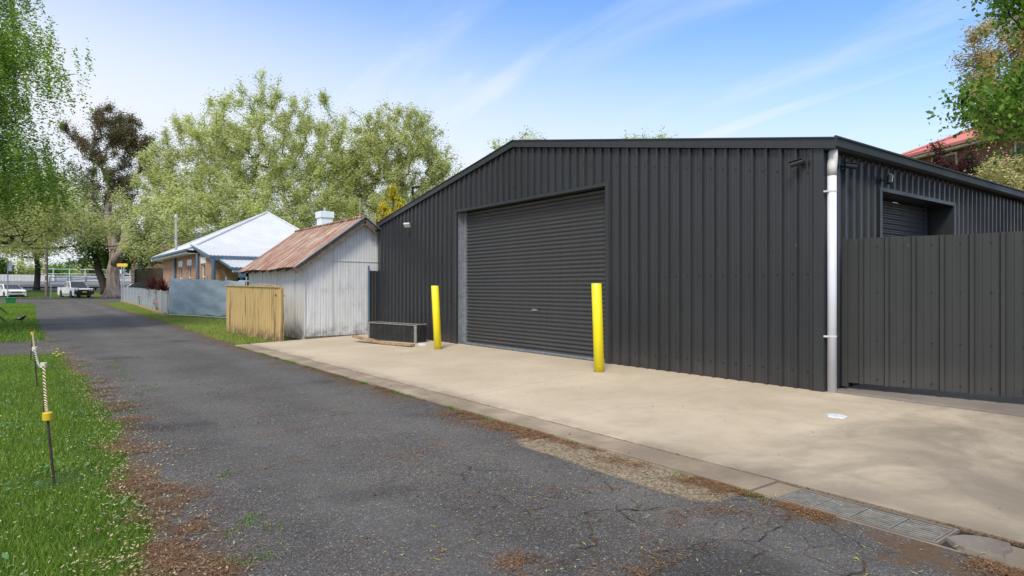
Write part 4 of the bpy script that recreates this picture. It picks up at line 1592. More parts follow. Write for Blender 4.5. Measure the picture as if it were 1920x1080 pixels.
def tree(name, label, cat, base, trunk, lobes, ncl, nleaf, lsize, lm, bm, seed, spread=0.6, droop=0.0, group=None, up=0.0,
         rmin=0.018, radpow=0.58, outer=2.4, seg=1.1, leafname='crown', jit=0.16, taper=0.45):
    """trunk: list of (x,y,z,r) local; lobes: (x,y,z,rx,ry,rz) local"""
    rg = np.random.default_rng(seed)
    t = thing(name, label, cat, base, 0, group)
    lobes = np.array(lobes, float)
    vol = lobes[:, 3] * lobes[:, 4] * lobes[:, 5]
    ix = rg.choice(len(lobes), ncl, p=vol / vol.sum())
    d = rg.normal(size=(ncl, 3))
    d /= np.linalg.norm(d, axis=1)[:, None]
    rr = rg.uniform(0, 1, ncl) ** (1 / outer)
    C = lobes[ix, :3] + d * rr[:, None] * lobes[ix, 3:]
    nodes = [np.array(p[:3], float) for p in trunk]
    par = [-1] + list(range(len(trunk) - 1))
    fixed = [p[3] for p in trunk]
    nb = max(1, len(trunk) // 3)
    top = np.array(trunk[-1][:3])
    order = np.argsort(np.linalg.norm(C - top, axis=1) + rg.uniform(0, 1, ncl))
    tips = []
    NP = np.array(nodes)
    allow = list(range(nb, len(nodes)))
    for i in order:
        c = C[i]
        A_ = NP[nb:]
        dv_ = c - A_
        dist = np.linalg.norm(dv_, axis=1)
        pen = dist + 0.9 * np.maximum(0, A_[:, 2] - c[2] + 0.15 * dist)
        j = int(np.argmin(pen)) + nb
        p = nodes[j]
        L_ = np.linalg.norm(c - p)
        k = max(1, int(L_ / seg))
        pj = j
        new = []
        for q in range(1, k + 1):
            f = q / k
            pt = p + (c - p) * f
            pt = pt + rg.normal(size=3) * jit * (0.5 if q == k else 1) * min(1, L_)
            pt[2] += 0.12 * L_ * math.sin(math.pi * f) * (0.6)
            nodes.append(pt)
            par.append(pj)
            new.append(pt)
            pj = len(nodes) - 1
        NP = np.vstack([NP] + [q[None] for q in new])
        tips.append(pj)
    n = len(nodes)
    wgt = np.zeros(n)
    for q in tips:
        wgt[q] += 1
    for q in range(n - 1, len(trunk) - 1, -1):
        wgt[par[q]] += wgt[q]
    r0 = trunk[-1][3]
    W_ = max(1.0, wgt.max())
    rad = np.maximum(rmin, r0 * 0.95 * (wgt / W_) ** radpow)
    for q, r in enumerate(fixed):
        rad[q] = r
    # tubes
    V, Fc = [], []
    k0 = 0
    ang = np.arange(6) * math.pi / 3
    ca, sa = np.cos(ang), np.sin(ang)
    for q in range(len(trunk), n):
        a, b = nodes[par[q]], nodes[q]
        dd = b - a
        l_ = np.linalg.norm(dd)
        if l_ < 1e-4:
            continue
        dd = dd / l_
        u = np.cross(dd, (0, 0, 1.0) if abs(dd[2]) < 0.9 else (1.0, 0, 0))
        u /= np.linalg.norm(u)
        v = np.cross(dd, u)
        ra = min(rad[par[q]], rad[q] * 1.35)
        ring = ca[:, None] * u + sa[:, None] * v
        V.append(a + ring * ra)
        V.append(b + ring * rad[q])
        for e in range(6):
            e2 = (e + 1) % 6
            Fc.append((k0 + e, k0 + e2, k0 + 6 + e2, k0 + 6 + e))
        k0 += 12
    bmn = MB()
    bmn.path([p[:3] for p in trunk], [p[3] for p in trunk], 14)
    k1 = len(bmn.v)
    VV = np.vstack([np.array([tuple(q) for q in bmn.v])] + V) if V else np.array([tuple(q) for q in bmn.v])
    FF = list(bmn.f) + [tuple(i + k1 for i in f) for f in Fc]
    mk('trunk', VV, FF, bm, t, smooth=True, local=True)
    # leaves round the tips
    T = np.array([nodes[q] for q in tips])
    Tp = np.array([nodes[par[q]] for q in tips])
    wt = rg.gamma(2.0, 1.0, len(T))
    ii = rg.choice(len(T), nleaf, p=wt / wt.sum())
    f = rg.uniform(-0.15, 1, nleaf)[:, None]
    P = T[ii] + (Tp[ii] - T[ii]) * np.maximum(0, f) * 0.6
    P = P + rg.normal(size=(nleaf, 3)) * spread * rg.uniform(0.35, 1, nleaf)[:, None] * np.array([0.9, 0.9, 1.15])
    if droop:
        # hanging strands
        ns = len(T) * 7
        si = rg.integers(0, len(T), ns)
        off = rg.normal(size=(ns, 3)) * spread * np.array([1, 1, 0.7])
        ln = droop * rg.uniform(0.3, 1.2, ns)
        k = rg.integers(0, ns, nleaf)
        fr = rg.uniform(0, 1, nleaf)
        P = T[si[k]] + off[k] + rg.normal(size=(nleaf, 3)) * 0.05
        P[:, 2] -= fr * ln[k]
        P[:, 0] += fr * ln[k] * 0.12
    V2, F2 = leaf_quads(P, lsize, rg, up, 0.62, 0.6 if up == 0 else 1.0)
    mk(leafname, V2, F2, lm, t, local=True)
    return t


def st_trunk(h, r0, r1, lean=(0, 0), n=7, flare=1.5, wob=0.12, seed=1):
    r_ = random.Random(seed)
    out = []
    for i in range(n):
        t = i / (n - 1)
        k = 1 + (flare - 1) * max(0, 1 - t * 7)
        out.append((lean[0] * t + (r_.uniform(-wob, wob) if 0 < i else 0), lean[1] * t + (r_.uniform(-wob, wob) if 0 < i else 0), -0.15 + (h + 0.15) * t, (r0 + (r1 - r0) * t) * k))
    return out


def base(px, d, z=0.17):
    x, y = at(px, d)
    return (x, y, z)


def cam_off(dr, dd, z):
    """camera-right / depth offset turned into world offset"""
    return (dr * cs + dd * sn, -dr * sn + dd * cs, z)


def lobe(dr, dd, z, rx, rz, ry=None):
    x, y, _ = cam_off(dr, dd, z)
    return (x, y, z, rx, ry or rx, rz)


GE = 'tall pale green elms behind the houses'
D = 55
b0 = base(478, D)
tree('elm_tree', 'largest pale green elm, rising behind the white roofed house', 'tree', b0,
     st_trunk(8.5, 0.55, 0.36, (0.6, 0), 8, seed=2),
     [lobe(0.8, 0, 13.4, 5.2, 5.6), lobe(-5.0, 0, 10.6, 4.3, 5.0), lobe(5.4, 0.5, 11.6, 3.6, 5.6), lobe(-8.0, -1, 7.0, 3.4, 4.0), lobe(1.2, -3, 7.0, 7.5, 3.4, 5),
      lobe(-3.2, 0, 14.6, 2.6, 3.2), lobe(3.2, 0, 16.2, 2.0, 2.6), lobe(1.0, 0, 17.8, 1.6, 2.3), lobe(-7.0, 0, 13.4, 1.3, 2.9), lobe(6.2, 0, 15.4, 1.5, 2.6), lobe(-4.6, 0, 15.4, 1.2, 2.2), lobe(0, -5, 6.0, 8, 2.4, 2), lobe(-8.4, 0, 11.2, 1.7, 3.2), lobe(-6.2, 0, 14.0, 1.1, 2.2), lobe(7.6, 1, 9.0, 2.4, 4.5), lobe(-10.5, -1, 7.0, 1.8, 3.0)],
     1450, 215000, 0.175, M['elm'], M['bark_dark'], 21, 0.36, group=GE, rmin=0.018)
b0 = base(732, D + 2)
tree('elm_tree', 'pale green elm right of the largest, above the rusty roof and charcoal gable', 'tree', b0,
     st_trunk(8.0, 0.5, 0.3, (0.3, 0), 8, seed=3),
     [lobe(0.8, 0, 12.2, 4.2, 5.5), lobe(-3.8, 0, 11.2, 3.0, 5.8), lobe(4.4, 0, 9.2, 2.6, 4.8), lobe(0, -2, 6.5, 6.0, 3.0, 4), lobe(-5.0, 0, 14.6, 1.4, 2.6),
      lobe(2.2, 0, 15.2, 1.9, 2.6), lobe(-1.0, 0, 14.4, 1.6, 2.8), lobe(5.6, 0, 8.2, 1.8, 4.2), lobe(4.4, 0, 13.0, 1.2, 2.6)],
     1050, 145000, 0.175, M['elm2'], M['bark_dark'], 22, 0.36, group=GE, rmin=0.022)
for px, d, h, rr, sd2, lb in ((978, 66, 17.2, 3.6, 31, 'elm top showing above the shed roof left end, beside the gable peak'),
                              (1185, 70, 17.9, 3.1, 32, 'left of two small elm tops peeping over the flat looking shed trim'),
                              (1240, 72, 18.5, 2.6, 33, 'right of two small elm tops peeping over the flat looking shed trim')):
    tree('elm_tree', lb, 'tree', base(px, d), st_trunk(7, 0.35, 0.2, seed=sd2), [lobe(0, 0, h - 4.5, rr, 4.6), lobe(rr * 0.4, 0, h - 2.6, rr * 0.5, 2.8), lobe(-rr * 0.6, 0, h - 3.0, rr * 0.45, 2.6)],
         220, 22000, 0.24, M['elm'], M['bark_dark'], sd2, 0.45, group='elm tops beyond the charcoal shed', rmin=0.02)
# elms along the far side of the street, left
GL = 'street elms across the road at the left'
tree('street_elm', 'dark trunked elm on the grass left of the power pole', 'tree', base(68, 82, 0.55),
     st_trunk(7.0, 0.36, 0.26, (0.2, 0), 7, seed=5),
     [lobe(0, 0, 11.5, 6.0, 5.0), lobe(6, 0, 10.0, 4.6, 4.6), lobe(-5, 0, 9.0, 5.0, 4.0), lobe(3, -4, 6.6, 5.0, 2.0, 4), lobe(9.0, 0, 8.0, 2.6, 2.6), lobe(-2, -3, 5.6, 4, 1.6)],
     620, 52000, 0.30, M['elm'], M['bark_dark'], 41, 0.65, group=GL, rmin=0.03)
tree('street_elm', 'leafy dark green tree behind the gum trunk', 'tree', base(200, 79, 0.4),
     st_trunk(6.0, 0.5, 0.3, (-1.5, -0.6), 7, seed=6),
     [lobe(0.5, 0, 6.8, 3.6, 3.4), lobe(3.4, 0, 6.2, 3.0, 3.6), lobe(-1.5, 0, 5.2, 2.4, 1.8), lobe(5.4, -1, 6.4, 3.0, 3.2)],
     320, 26000, 0.30, M['darkleaf'], M['bark_dark'], 42, 0.5, group=GL, rmin=0.03)
tree('street_elm', 'pale elm whose low branches spread over the white utility vehicle', 'tree', base(-75, 60, 0.18),
     st_trunk(4.0, 0.35, 0.25, (0, 0), 6, seed=8),
     [lobe(8.5, 0, 7.4, 4.6, 2.8), lobe(4, 0, 8.6, 4.5, 3.5), lobe(11.6, 1, 6.4, 2.2, 1.7), lobe(0, 0, 8.8, 3, 3), lobe(13.7, 1, 7.6, 1.9, 1.3)],
     480, 44000, 0.19, M['elm2'], M['bark_dark'], 43, 0.5, group=GL, rmin=0.025)
# gum tree
gb = base(211, 69, 0.17)
gum_tr = [(*cam_off(0, 0, -0.2), 1.307), (*cam_off(0.05, 0, 0.5), 0.860), (*cam_off(0.1, 0, 1.3), 0.674), (*cam_off(0.0, 0, 2.8), 0.585), (*cam_off(0.3, 0, 4.2), 0.550),
          (*cam_off(0.15, 0, 5.6), 0.495), (*cam_off(-0.1, 0, 7.0), 0.427), (*cam_off(-0.6, 0, 8.6), 0.344), (*cam_off(-0.4, 0, 10.5), 0.289), (*cam_off(-0.2, 0, 12.4), 0.220)]
gt_ = tree('gum_tree', 'huge eucalyptus with peeling cream and brown trunk and bronze foliage', 'tree', gb, gum_tr,
           [lobe(0.2, 0, 18.6, 2.6, 1.9), lobe(2.8, 0, 16.8, 2.0, 1.6), lobe(-2.2, 0, 16.4, 2.0, 1.5), lobe(0.2, 0, 15.2, 2.0, 1.3), lobe(-3.6, 0, 13.6, 1.7, 1.3), lobe(0.8, 0, 12.4, 2.4, 1.8),
            lobe(3.6, 0, 14.6, 1.3, 1.0), lobe(-1.6, 0, 11.0, 1.8, 1.4), lobe(1.8, 0, 9.6, 1.6, 1.2), lobe(-4.2, 0, 18.0, 1.2, 0.9)],
           270, 60000, 0.19, M['gumleaf'], M['gumbark'], 44, 0.42, rmin=0.05, jit=0.22)
m = MB()
m.path([cam_off(0.25, -0.1, 3.6), cam_off(1.25, -0.2, 5.4), cam_off(1.55, -0.2, 6.8), cam_off(1.45, -0.1, 8.2), cam_off(1.2, 0, 9.6), cam_off(1.6, 0, 11)], [0.5, 0.48, 0.44, 0.40, 0.30, 0.16], 12)
m.path([cam_off(1.5, -0.2, 6.4), cam_off(2.2, -0.3, 6.9), cam_off(2.7, -0.3, 7.0)], [0.2, 0.14, 0.09], 8)
m.path([cam_off(-0.2, -0.2, 7.6), cam_off(-0.9, -0.3, 8.6), cam_off(-1.5, -0.3, 9.6)], [0.24, 0.18, 0.10], 8)
m.build('limb', M['gumbark'], gt_, smooth=True, local=True)
MB().path([cam_off(-0.55, -0.72, 5.5), cam_off(0.1, -0.85, 5.55), cam_off(0.85, -0.75, 5.6)], 0.07, 6).build('strap', M['black'], gt_, local=True)
# background thickets past the sports ground
rgT = random.Random(5)
k = 0
for px, d, h, w_, mt, lb in ((-20, 150, 9, 9, 'darkleaf', 'dark bushy tree at the far left behind the white fence'),
                             (40, 160, 8, 9, 'elm2', 'olive tree beyond the white paling fence'),
                             (95, 165, 7.5, 7, 'brightleaf', 'bright green round tree left of the sky gap'),
                             (128, 170, 8.2, 7, 'darkleaf', 'dark round tree beyond the white railing'),
                             (152, 160, 5.0, 5, 'brightleaf', 'low bright bush beyond the white railing'),
                             (172, 150, 8.0, 5, 'elm', 'yellow green tree right of the sky gap'),
                             (-90, 140, 13, 10, 'elm', 'tall pale tree at the left picture edge far behind'),
                             (225, 140, 12, 10, 'darkleaf', 'dark tree behind the tan brick building')):
    k += 1
    tree('park_tree', lb, 'tree', base(px, d, 0.2), st_trunk(h * 0.4, 0.4, 0.25, seed=k), [lobe(0, 0, h * 0.62, w_ * 0.62, h * 0.4), lobe(w_ * 0.3, 0, h * 0.5, w_ * 0.5, h * 0.35), lobe(-w_ * 0.4, 0, h * 0.45, w_ * 0.45, h * 0.33)],
         110, 9000, 0.5, M[mt], M['bark_dark'], 60 + k, 0.8, group='trees beyond the sports ground', rmin=0.04)
# golden conifers behind the rusty roof
for px, d, zc, w_, h, n_, sd2, lb in ((738, 27.5, 1.6, 1.25, 5.75, 34000, 71, 'golden yellow conifer between the rusty roof and the charcoal gable'),
                                      (678, 30, 1.6, 0.7, 5.1, 14000, 72, 'smaller golden conifer just showing over the rusty roof')):
    lob = []
    for i in range(8):
        f = i / 7
        lob.append(lobe(0, 0, 1.2 + f * (h - 1.6), w_ * (1 - f ** 2.2 * 0.8), 0.5))
    tree('golden_conifer', lb, 'tree', base(px, d, 0.0), st_trunk(h * 0.9, 0.16, 0.03, seed=sd2, wob=0.02), lob, 420, n_, 0.11, M['golden'], M['bark_dark'], sd2, 0.10, up=1.2, group='golden conifers', rmin=0.012, outer=4, seg=0.6, jit=0.05)
# birch at left
bb = (-4.2, 25.0, 0.0)
tree('birch_tree', 'weeping bright green birch hanging into the left side of the picture', 'tree', bb, st_trunk(10.5, 0.26, 0.10, (0.9, -0.3), 12, seed=9),
     [lobe(1.3, 0, 10.0, 3.3, 3.6), lobe(2.6, 0, 7.9, 2.5, 2.4), lobe(3.6, 0, 5.0, 1.9, 1.3), lobe(2.6, 1, 5.2, 3.0, 1.7), lobe(0.8, -1, 6.5, 3.4, 3.2), lobe(3.0, 0.5, 11.6, 1.4, 2.0), lobe(5.6, 0.5, 7.55, 1.5, 0.6, 0.9), lobe(4.3, 0.3, 6.6, 1.2, 0.9)],
     1100, 300000, 0.085, M['birch'], M['bark_birch'], 51, 0.36, droop=1.15, rmin=0.010, seg=0.8, jit=0.1)
# trees at right
tree('maple_tree', 'bright green broad leafed tree leaning in at the right edge, nearest of the trees there', 'tree', (13.7, 2.1, 0.05), st_trunk(5.2, 0.2, 0.12, (-0.3, 0), 8, seed=12),
     [lobe(-1.6, 0, 4.1, 1.05, 0.5), lobe(-1.6, 0, 4.1, 1.05, 0.5), lobe(-0.3, 0, 4.15, 1.2, 0.6), lobe(-0.9, 0, 5.85, 1.2, 0.35), lobe(-0.6, 0, 5.85, 1.4, 0.5), lobe(0.8, 0, 6.0, 1.7, 1.3), lobe(-0.2, 0, 7.3, 1.6, 1.0)],
     480, 34000, 0.085, M['maple'], M['bark_dark'], 52, 0.28, rmin=0.008, seg=0.7, up=-0.3, jit=0.1)
tb = base(1985, 21.5, 0.05)
tree('tan_leafed_tree', 'airy tree with tan and gold young leaves behind the green maple', 'tree', tb, st_trunk(6.5, 0.2, 0.10, (-0.6, 0), 9, seed=13),
     [lobe(-1.5, 0, 8.5, 2.0, 2.0), lobe(-1.0, 0, 7.0, 2.0, 0.9), lobe(-2.3, 0, 7.7, 1.2, 0.7), lobe(0.6, 0, 8.5, 2.0, 2.5), lobe(-0.8, 0, 10.4, 1.5, 1.2)],
     520, 75000, 0.10, M['tanleaf'], M['bark_dark'], 53, 0.24, rmin=0.010, seg=0.8, jit=0.1)
tb = base(1905, 20.2, 0.05)
tree('cream_leafed_shrub', 'dense cream and yellow variegated shrub rising over the shed gutter at right', 'shrub', tb, st_trunk(2.6, 0.12, 0.07, (0, 0), 6, seed=14),
     [lobe(0, 0, 4.6, 1.5, 0.9), lobe(-1.2, 0, 4.25, 0.9, 0.6), lobe(1.2, 0, 4.6, 1.2, 1.1), lobe(0, 0, 3.6, 1.7, 1.0)],
     300, 40000, 0.085, M['creamleaf'], M['bark_dark'], 54, 0.17, rmin=0.008, seg=0.6, jit=0.08)
tb = base(1782, 26.5, 0.05)
tree('plum_tree', 'dark purple leafed plum in front of the red roofed house', 'tree', tb, st_trunk(3.4, 0.12, 0.07, (0, 0), 6, seed=15),
     [lobe(0.1, 0, 5.8, 1.1, 0.8), lobe(-0.55, 0, 6.6, 0.3, 0.8), lobe(0.7, 0, 6.6, 0.5, 0.6), lobe(0.6, 0, 5.4, 1.3, 1.0)],
     220, 15000, 0.12, M['plum'], M['bark_dark'], 55, 0.18, rmin=0.008, seg=0.6, jit=0.08)
# tree fern at the left edge
fb = Vector((-2.25, 25.6, gz(25)))
fe = thing('tree_fern', 'dark green tree fern with arching fronds at the left edge', 'fern', fb)
MB().path([(fb.x, fb.y, -0.2), (fb.x, fb.y, 0.9)], [0.22, 0.16], 10).build('trunk', M['bark_dark'], fe)
rgF = np.random.default_rng(4)
for k in range(46):
    az_ = k * 2.399 + rgF.uniform(-0.2, 0.2)
    el = rgF.uniform(0.1, 1.0)
    Lf = rgF.uniform(1.3, 1.95)
    rach = []
    for i in range(15):
        s_ = i / 14
        rr = Lf * (s_ - 0.08 * s_ * s_) * math.cos(el * 0.6)
        zz_ = 0.85 + Lf * (math.sin(el) * s_ - 0.75 * s_ * s_)
        rach.append(np.array([math.cos(az_) * rr, math.sin(az_) * rr, max(0.03, zz_)]))
    m = MB().path(rach, [0.014 * (1 - i / 15) + 0.003 for i in range(15)], 5)
    V, Fc = [], []
    side = np.array([-math.sin(az_), math.cos(az_), 0])
    for i in range(3, 100):
        s_ = i / 100
        f_ = s_ * 14
        a = rach[int(f_)] + (rach[min(14, int(f_) + 1)] - rach[int(f_)]) * (f_ % 1)
        fwd = rach[min(14, int(f_) + 1)] - rach[max(0, int(f_) - 1)]
        fwd = fwd / (np.linalg.norm(fwd) + 1e-6)
        wl = 0.26 * math.sin(math.pi * min(1, s_ * 0.9 + 0.1)) ** 0.7
        for sg in (-1, 1):
            b = a + side * sg * wl + fwd * 0.10 + np.array([0, 0, -0.75 * wl])
            q = len(V)
            V += [a - fwd * 0.016, b, a + fwd * 0.018]
            Fc.append((q, q + 1, q + 2))
    m.add(V, Fc)
    m.build('frond', M['fern'], fe, local=True)
# cordylines behind the wire fence
rgC = np.random.default_rng(8)
for ci, (px, d, zc, r_, lb) in enumerate(((288, 34, 0.95, 1.1, 'burgundy spiky cordyline behind the wire fence, left of the pair'), (306, 31.5, 0.8, 0.95, 'burgundy spiky cordyline nearest the shade cloth, right of the pair'))):
    b0 = base(px, d, gz(38))
    t = thing('cordyline', lb, 'plant', b0, 0, 'burgundy cordylines')
    V, Fc = [], []
    for k in range(110):
        a_ = rgC.uniform(0, 2 * math.pi)
        el = rgC.uniform(0.15, 1.45)
        Lf = r_ * rgC.uniform(0.7, 1.1)
        dirv = np.array([math.cos(a_) * math.cos(el), math.sin(a_) * math.cos(el), math.sin(el)])
        sd3 = np.array([-math.sin(a_), math.cos(a_), 0]) * 0.030
        p0 = np.array([0, 0, zc])
        p1 = p0 + dirv * Lf * 0.6
        p2 = p0 + dirv * Lf + np.array([0, 0, -0.14 * Lf])
        q = len(V)
        V += [p0 - sd3, p0 + sd3, p1 + sd3, p1 - sd3, p2]
        Fc += [(q, q + 1, q + 2, q + 3), (q + 3, q + 2, q + 4)]
    mk('leaf_rosette', V, Fc, M['cordyline'], t, local=True)
    MB().path([(0, 0, -0.1), (0, 0, zc + 0.05)], [0.07, 0.05], 8).build('stem', M['bark_dark'], t, local=True)
# pink flowers climbing the wire fence
for k, (px, py, n_, lb) in enumerate(((264, 553, 3, 'tall thin pink flowering stem at the middle of the wire fence'), (296, 565, 8, 'cluster of bright pink blooms on the wire fence near the shade cloth'))):
    u = px - 60
    xx = 4.85 if k else 5.1
    d = F * xx / (cs * u)
    x, y = at(px, d)
    z0 = zat(py, d)
    t = thing('rose_plant', lb, 'flowering plant', (x, y, gz(y)), 0, 'pink flowers at the wire fence')
    r_ = random.Random(k)
    m, st_ = MB(), MB()
    for i in range(n_):
        p = (x - 0.1 + r_.uniform(-0.05, 0.05), y + r_.uniform(-0.4, 0.4), z0 + r_.uniform(-0.28, 0.2))
        m.ball(p, 0.032, 7, 5)
        st_.path([(x - 0.05, y, gz(y)), p], 0.008, 4)
    m.build('blooms', M['pink'], t)
    st_.build('stems', M['fern'], t)

# ------------------------------------------------------------------ grass blades, clover, needles, litter
def blades(name, X_, Y_, Z_, hmin, hmax, wid, mat, seed, bend=0.5):
    rg = np.random.default_rng(seed)
    n = len(X_)
    a = rg.uniform(0, 2 * math.pi, n)
    h = rg.uniform(hmin, hmax, n)
    dx_, dy_ = np.cos(a) * wid * 0.5, np.sin(a) * wid * 0.5
    b = rg.uniform(0, 2 * math.pi, n)
    l_ = rg.uniform(0.1, bend, n) * h
    V = np.empty((n, 3, 3))
    V[:, 0] = np.stack([X_ - dx_, Y_ - dy_, Z_], 1)
    V[:, 1] = np.stack([X_ + dx_, Y_ + dy_, Z_], 1)
    V[:, 2] = np.stack([X_ + np.cos(b) * l_, Y_ + np.sin(b) * l_, Z_ + h], 1)
    o = mk(name, V.reshape(-1, 3), np.arange(3 * n).reshape(n, 3), mat)
    return o


gzv = np.vectorize(gz)
_tab = np.random.default_rng(99).uniform(-1, 1, (256, 256))


def fbm(x, y, f=1.0, oct_=4):
    o_ = np.zeros_like(x, dtype=float)
    amp, tot = 1.0, 0
    for k in range(oct_):
        X_, Y_ = x * f + 17.3 * k, y * f + 9.1 * k
        xi, yi = np.floor(X_).astype(int), np.floor(Y_).astype(int)
        fx_, fy_ = X_ - xi, Y_ - yi
        fx_, fy_ = fx_ * fx_ * (3 - 2 * fx_), fy_ * fy_ * (3 - 2 * fy_)
        g_ = lambda a, b: _tab[(xi + a) % 256, (yi + b) % 256]
        o_ += amp * ((g_(0, 0) * (1 - fx_) + g_(1, 0) * fx_) * (1 - fy_) + (g_(0, 1) * (1 - fx_) + g_(1, 1) * fx_) * fy_)
        tot += amp
        amp *= 0.6
        f *= 2.1
    return o_ / tot


def nz2(x, y, s=1.0):
    return (np.sin(x * 2.1 * s + 1.3 * np.sin(y * 1.7 * s)) + np.sin(y * 2.7 * s + 1.1 * np.sin(x * 3.1 * s + 1)) + 0.6 * np.sin(x * 5.3 * s + y * 4.1 * s)) / 2.6


rg = np.random.default_rng(3)
xlv = np.vectorize(lambda y: xl(y) + edgewob(y, 1.0, 0.09))
# near lawn
n = 210000
yy = 3.0 + 13.2 * rg.uniform(0, 1, n) ** 1.5
xx = rg.uniform(-2.2, 1.0, n)
e = xlv(yy)
keep = (xx < e + rg.normal(0, 0.05, n)) & (rg.uniform(0, 1, n) < np.clip((fbm(xx, yy, 2.0, 4) + 0.52) / 0.35, 0.22, 1))
keep &= ~((np.hypot(xx - 0.15, (yy - 5.45)) < 0.16) & (rg.uniform(0, 1, n) < 0.85))
xx, yy = xx[keep], yy[keep]
o = blades('lawn_grass', xx, yy, gzv(yy) - 0.022, 0.02, 0.058, 0.0065, M['blade'], 1, 0.9)
tag(o, 'short green lawn grass along the left of the lane', 'grass', kind='stuff')
# lawn past the side drive
n = 60000
yy = rg.uniform(19.6, 56, n)
xx = rg.uniform(-4, 0.6, n)
keep = xx < xlv(yy) + rg.normal(0, 0.06, n)
xx, yy = xx[keep], yy[keep]
o = blades('lawn_grass', xx, yy, gzv(yy) - 0.022, 0.03, 0.08, 0.02, M['blade'], 2, 0.9)
tag(o, 'green lawn grass beyond the side drive at far left', 'grass', kind='stuff')
# verge on the right, sunshine put into its blade colour
xrv = np.vectorize(lambda y: xr(y) + (edgewob(y, 5.0, 0.12) if y > 16 else 0))
n = 110000
yy = 15.9 + (58 - 15.9) * rg.uniform(0, 1, n) ** 1.3
xx = rg.uniform(3.7, 7.2, n)
lim = np.where(yy < 21, 4.95, np.where(yy < 30, 6.3, 5.0 + (yy - 30) * 0.03))
keep = (xx > xrv(yy) - 0.02 + rg.normal(0, 0.07, n)) & (xx < lim)
xx, yy = xx[keep], yy[keep]
o = blades('verge_grass', xx, yy, gzv(yy) - 0.022, 0.025, 0.075, 0.018, M['blade_sun'], 3, 0.9)
tag(o, 'sunlit pale green verge grass right of the lane', 'grass', kind='stuff')
# median grass across the street
n = 60000
yy = rg.uniform(87, 101, n)
xx = rg.uniform(-8, 16, n)
o = blades('median_grass', xx, yy, 0.16 + (yy > 90) * (yy - 90) * 0.06, 0.05, 0.14, 0.05, M['blade'], 4, 0.9)
tag(o, 'green grass strip across the street under the trees', 'grass', kind='stuff')
# weeds in the kerb joint
xs3, ys3 = [], []
r_ = random.Random(2)
for k in range(46):
    cy_ = r_.uniform(2.3, 15.5)
    s_ = r_.uniform(0.02, 0.09)
    nn_ = int(60 * s_ / 0.05)
    xs3 += [3.78 - abs(r_.gauss(0, 0.03)) for _ in range(nn_)]
    ys3 += [cy_ + r_.gauss(0, s_ * 1.6) for _ in range(nn_)]
for k in range(26):
    cx_, cy_ = r_.uniform(0.7, 1.3), r_.uniform(3.2, 14)
    nn_ = int(r_.uniform(15, 60))
    xs3 += [cx_ + r_.gauss(0, 0.05) for _ in range(nn_)]
    ys3 += [cy_ + r_.gauss(0, 0.05) for _ in range(nn_)]
xs3, ys3 = np.array(xs3), np.array(ys3)
o = blades('weeds', xs3, ys3, gzv(ys3) - 0.012, 0.012, 0.042, 0.008, M['blade_weed'], 5, 1.3)
tag(o, 'small green weeds growing along the kerb joint and lane edge', 'weeds', kind='stuff')


def flat_bits(name, X_, Y_, Z_, L0, L1, wid, mat, seed, tilt=0.25, tri=False):
    rg = np.random.default_rng(seed)
    n = len(X_)
    a = rg.uniform(0, 2 * math.pi, n)
    L_ = rg.uniform(L0, L1, n)
    wd_ = wid * rg.uniform(0.6, 1.4, n)
    ux, uy = np.cos(a), np.sin(a)
    dz = rg.uniform(-1, 1, n) * tilt * L_
    z = Z_ + np.abs(dz) * 0.5 + 0.001
    V = np.empty((n, 4, 3))
    for i, (p, q) in enumerate(((-1, 0), (0, -1), (1, 0), (0, 1))):
        V[:, i] = np.stack([X_ + ux * p * L_ / 2 - uy * q * wd_ / 2, Y_ + uy * p * L_ / 2 + ux * q * wd_ / 2, z + p * dz / 2], 1)
    return mk(name, V.reshape(-1, 3), np.arange(4 * n).reshape(n, 4), mat)


# broad clover leaves on the lawn
n = 5200
yy = 3.0 + 13 * rg.uniform(0, 1, n) ** 1.3
xx = rg.uniform(-2.0, 0.65, n)
keep = (xx < xlv(yy)) & (nz2(xx * 1.5 + 4, yy * 1.5, 1.2) > 0.12)
xx, yy = xx[keep], yy[keep]
o = flat_bits('clover', xx, yy, gzv(yy) + 0.012, 0.02, 0.05, 0.025, M['broad'], 6, 0.7)
tag(o, 'broad clover and weed leaves dotted through the left lawn', 'clover', kind='stuff')
# pale fallen seeds on lawn and lane edge
n = 9000
yy = 3.0 + 16 * rg.uniform(0, 1, n) ** 1.4
xx = np.where(rg.uniform(0, 1, n) < 0.6, rg.uniform(-2.2, 0.9, n), xlv(yy) + rg.normal(0, 0.16, n))
g_ = xx < xlv(yy)
o = flat_bits('fallen_seeds', xx, yy, gzv(yy) + np.where(g_, 0.018, -0.006), 0.008, 0.026, 0.011, M['chip'], 7, 0.5)
tag(o, 'pale elm seeds and leaf scraps fallen on lawn and lane edge', 'leaf litter', kind='stuff')
# brown needles
XS, YS = [], []


def needles(n, yr, xf, k0, k1, f=2.2, bias=None):
    yy = yr[0] + (yr[1] - yr[0]) * rg.uniform(0, 1, n) ** 1.4
    xx = xf(yy, n)
    den = fbm(xx, yy * 1.15, f, 5)
    if bias is not None:
        den = den + bias(xx, yy)
    pr = np.clip((den - k0) / (k1 - k0), 0, 1) ** 1.5
    keep = rg.uniform(0, 1, n) < pr
    keep &= (xx < 3.815)
    XS.append(xx[keep]); YS.append(yy[keep])


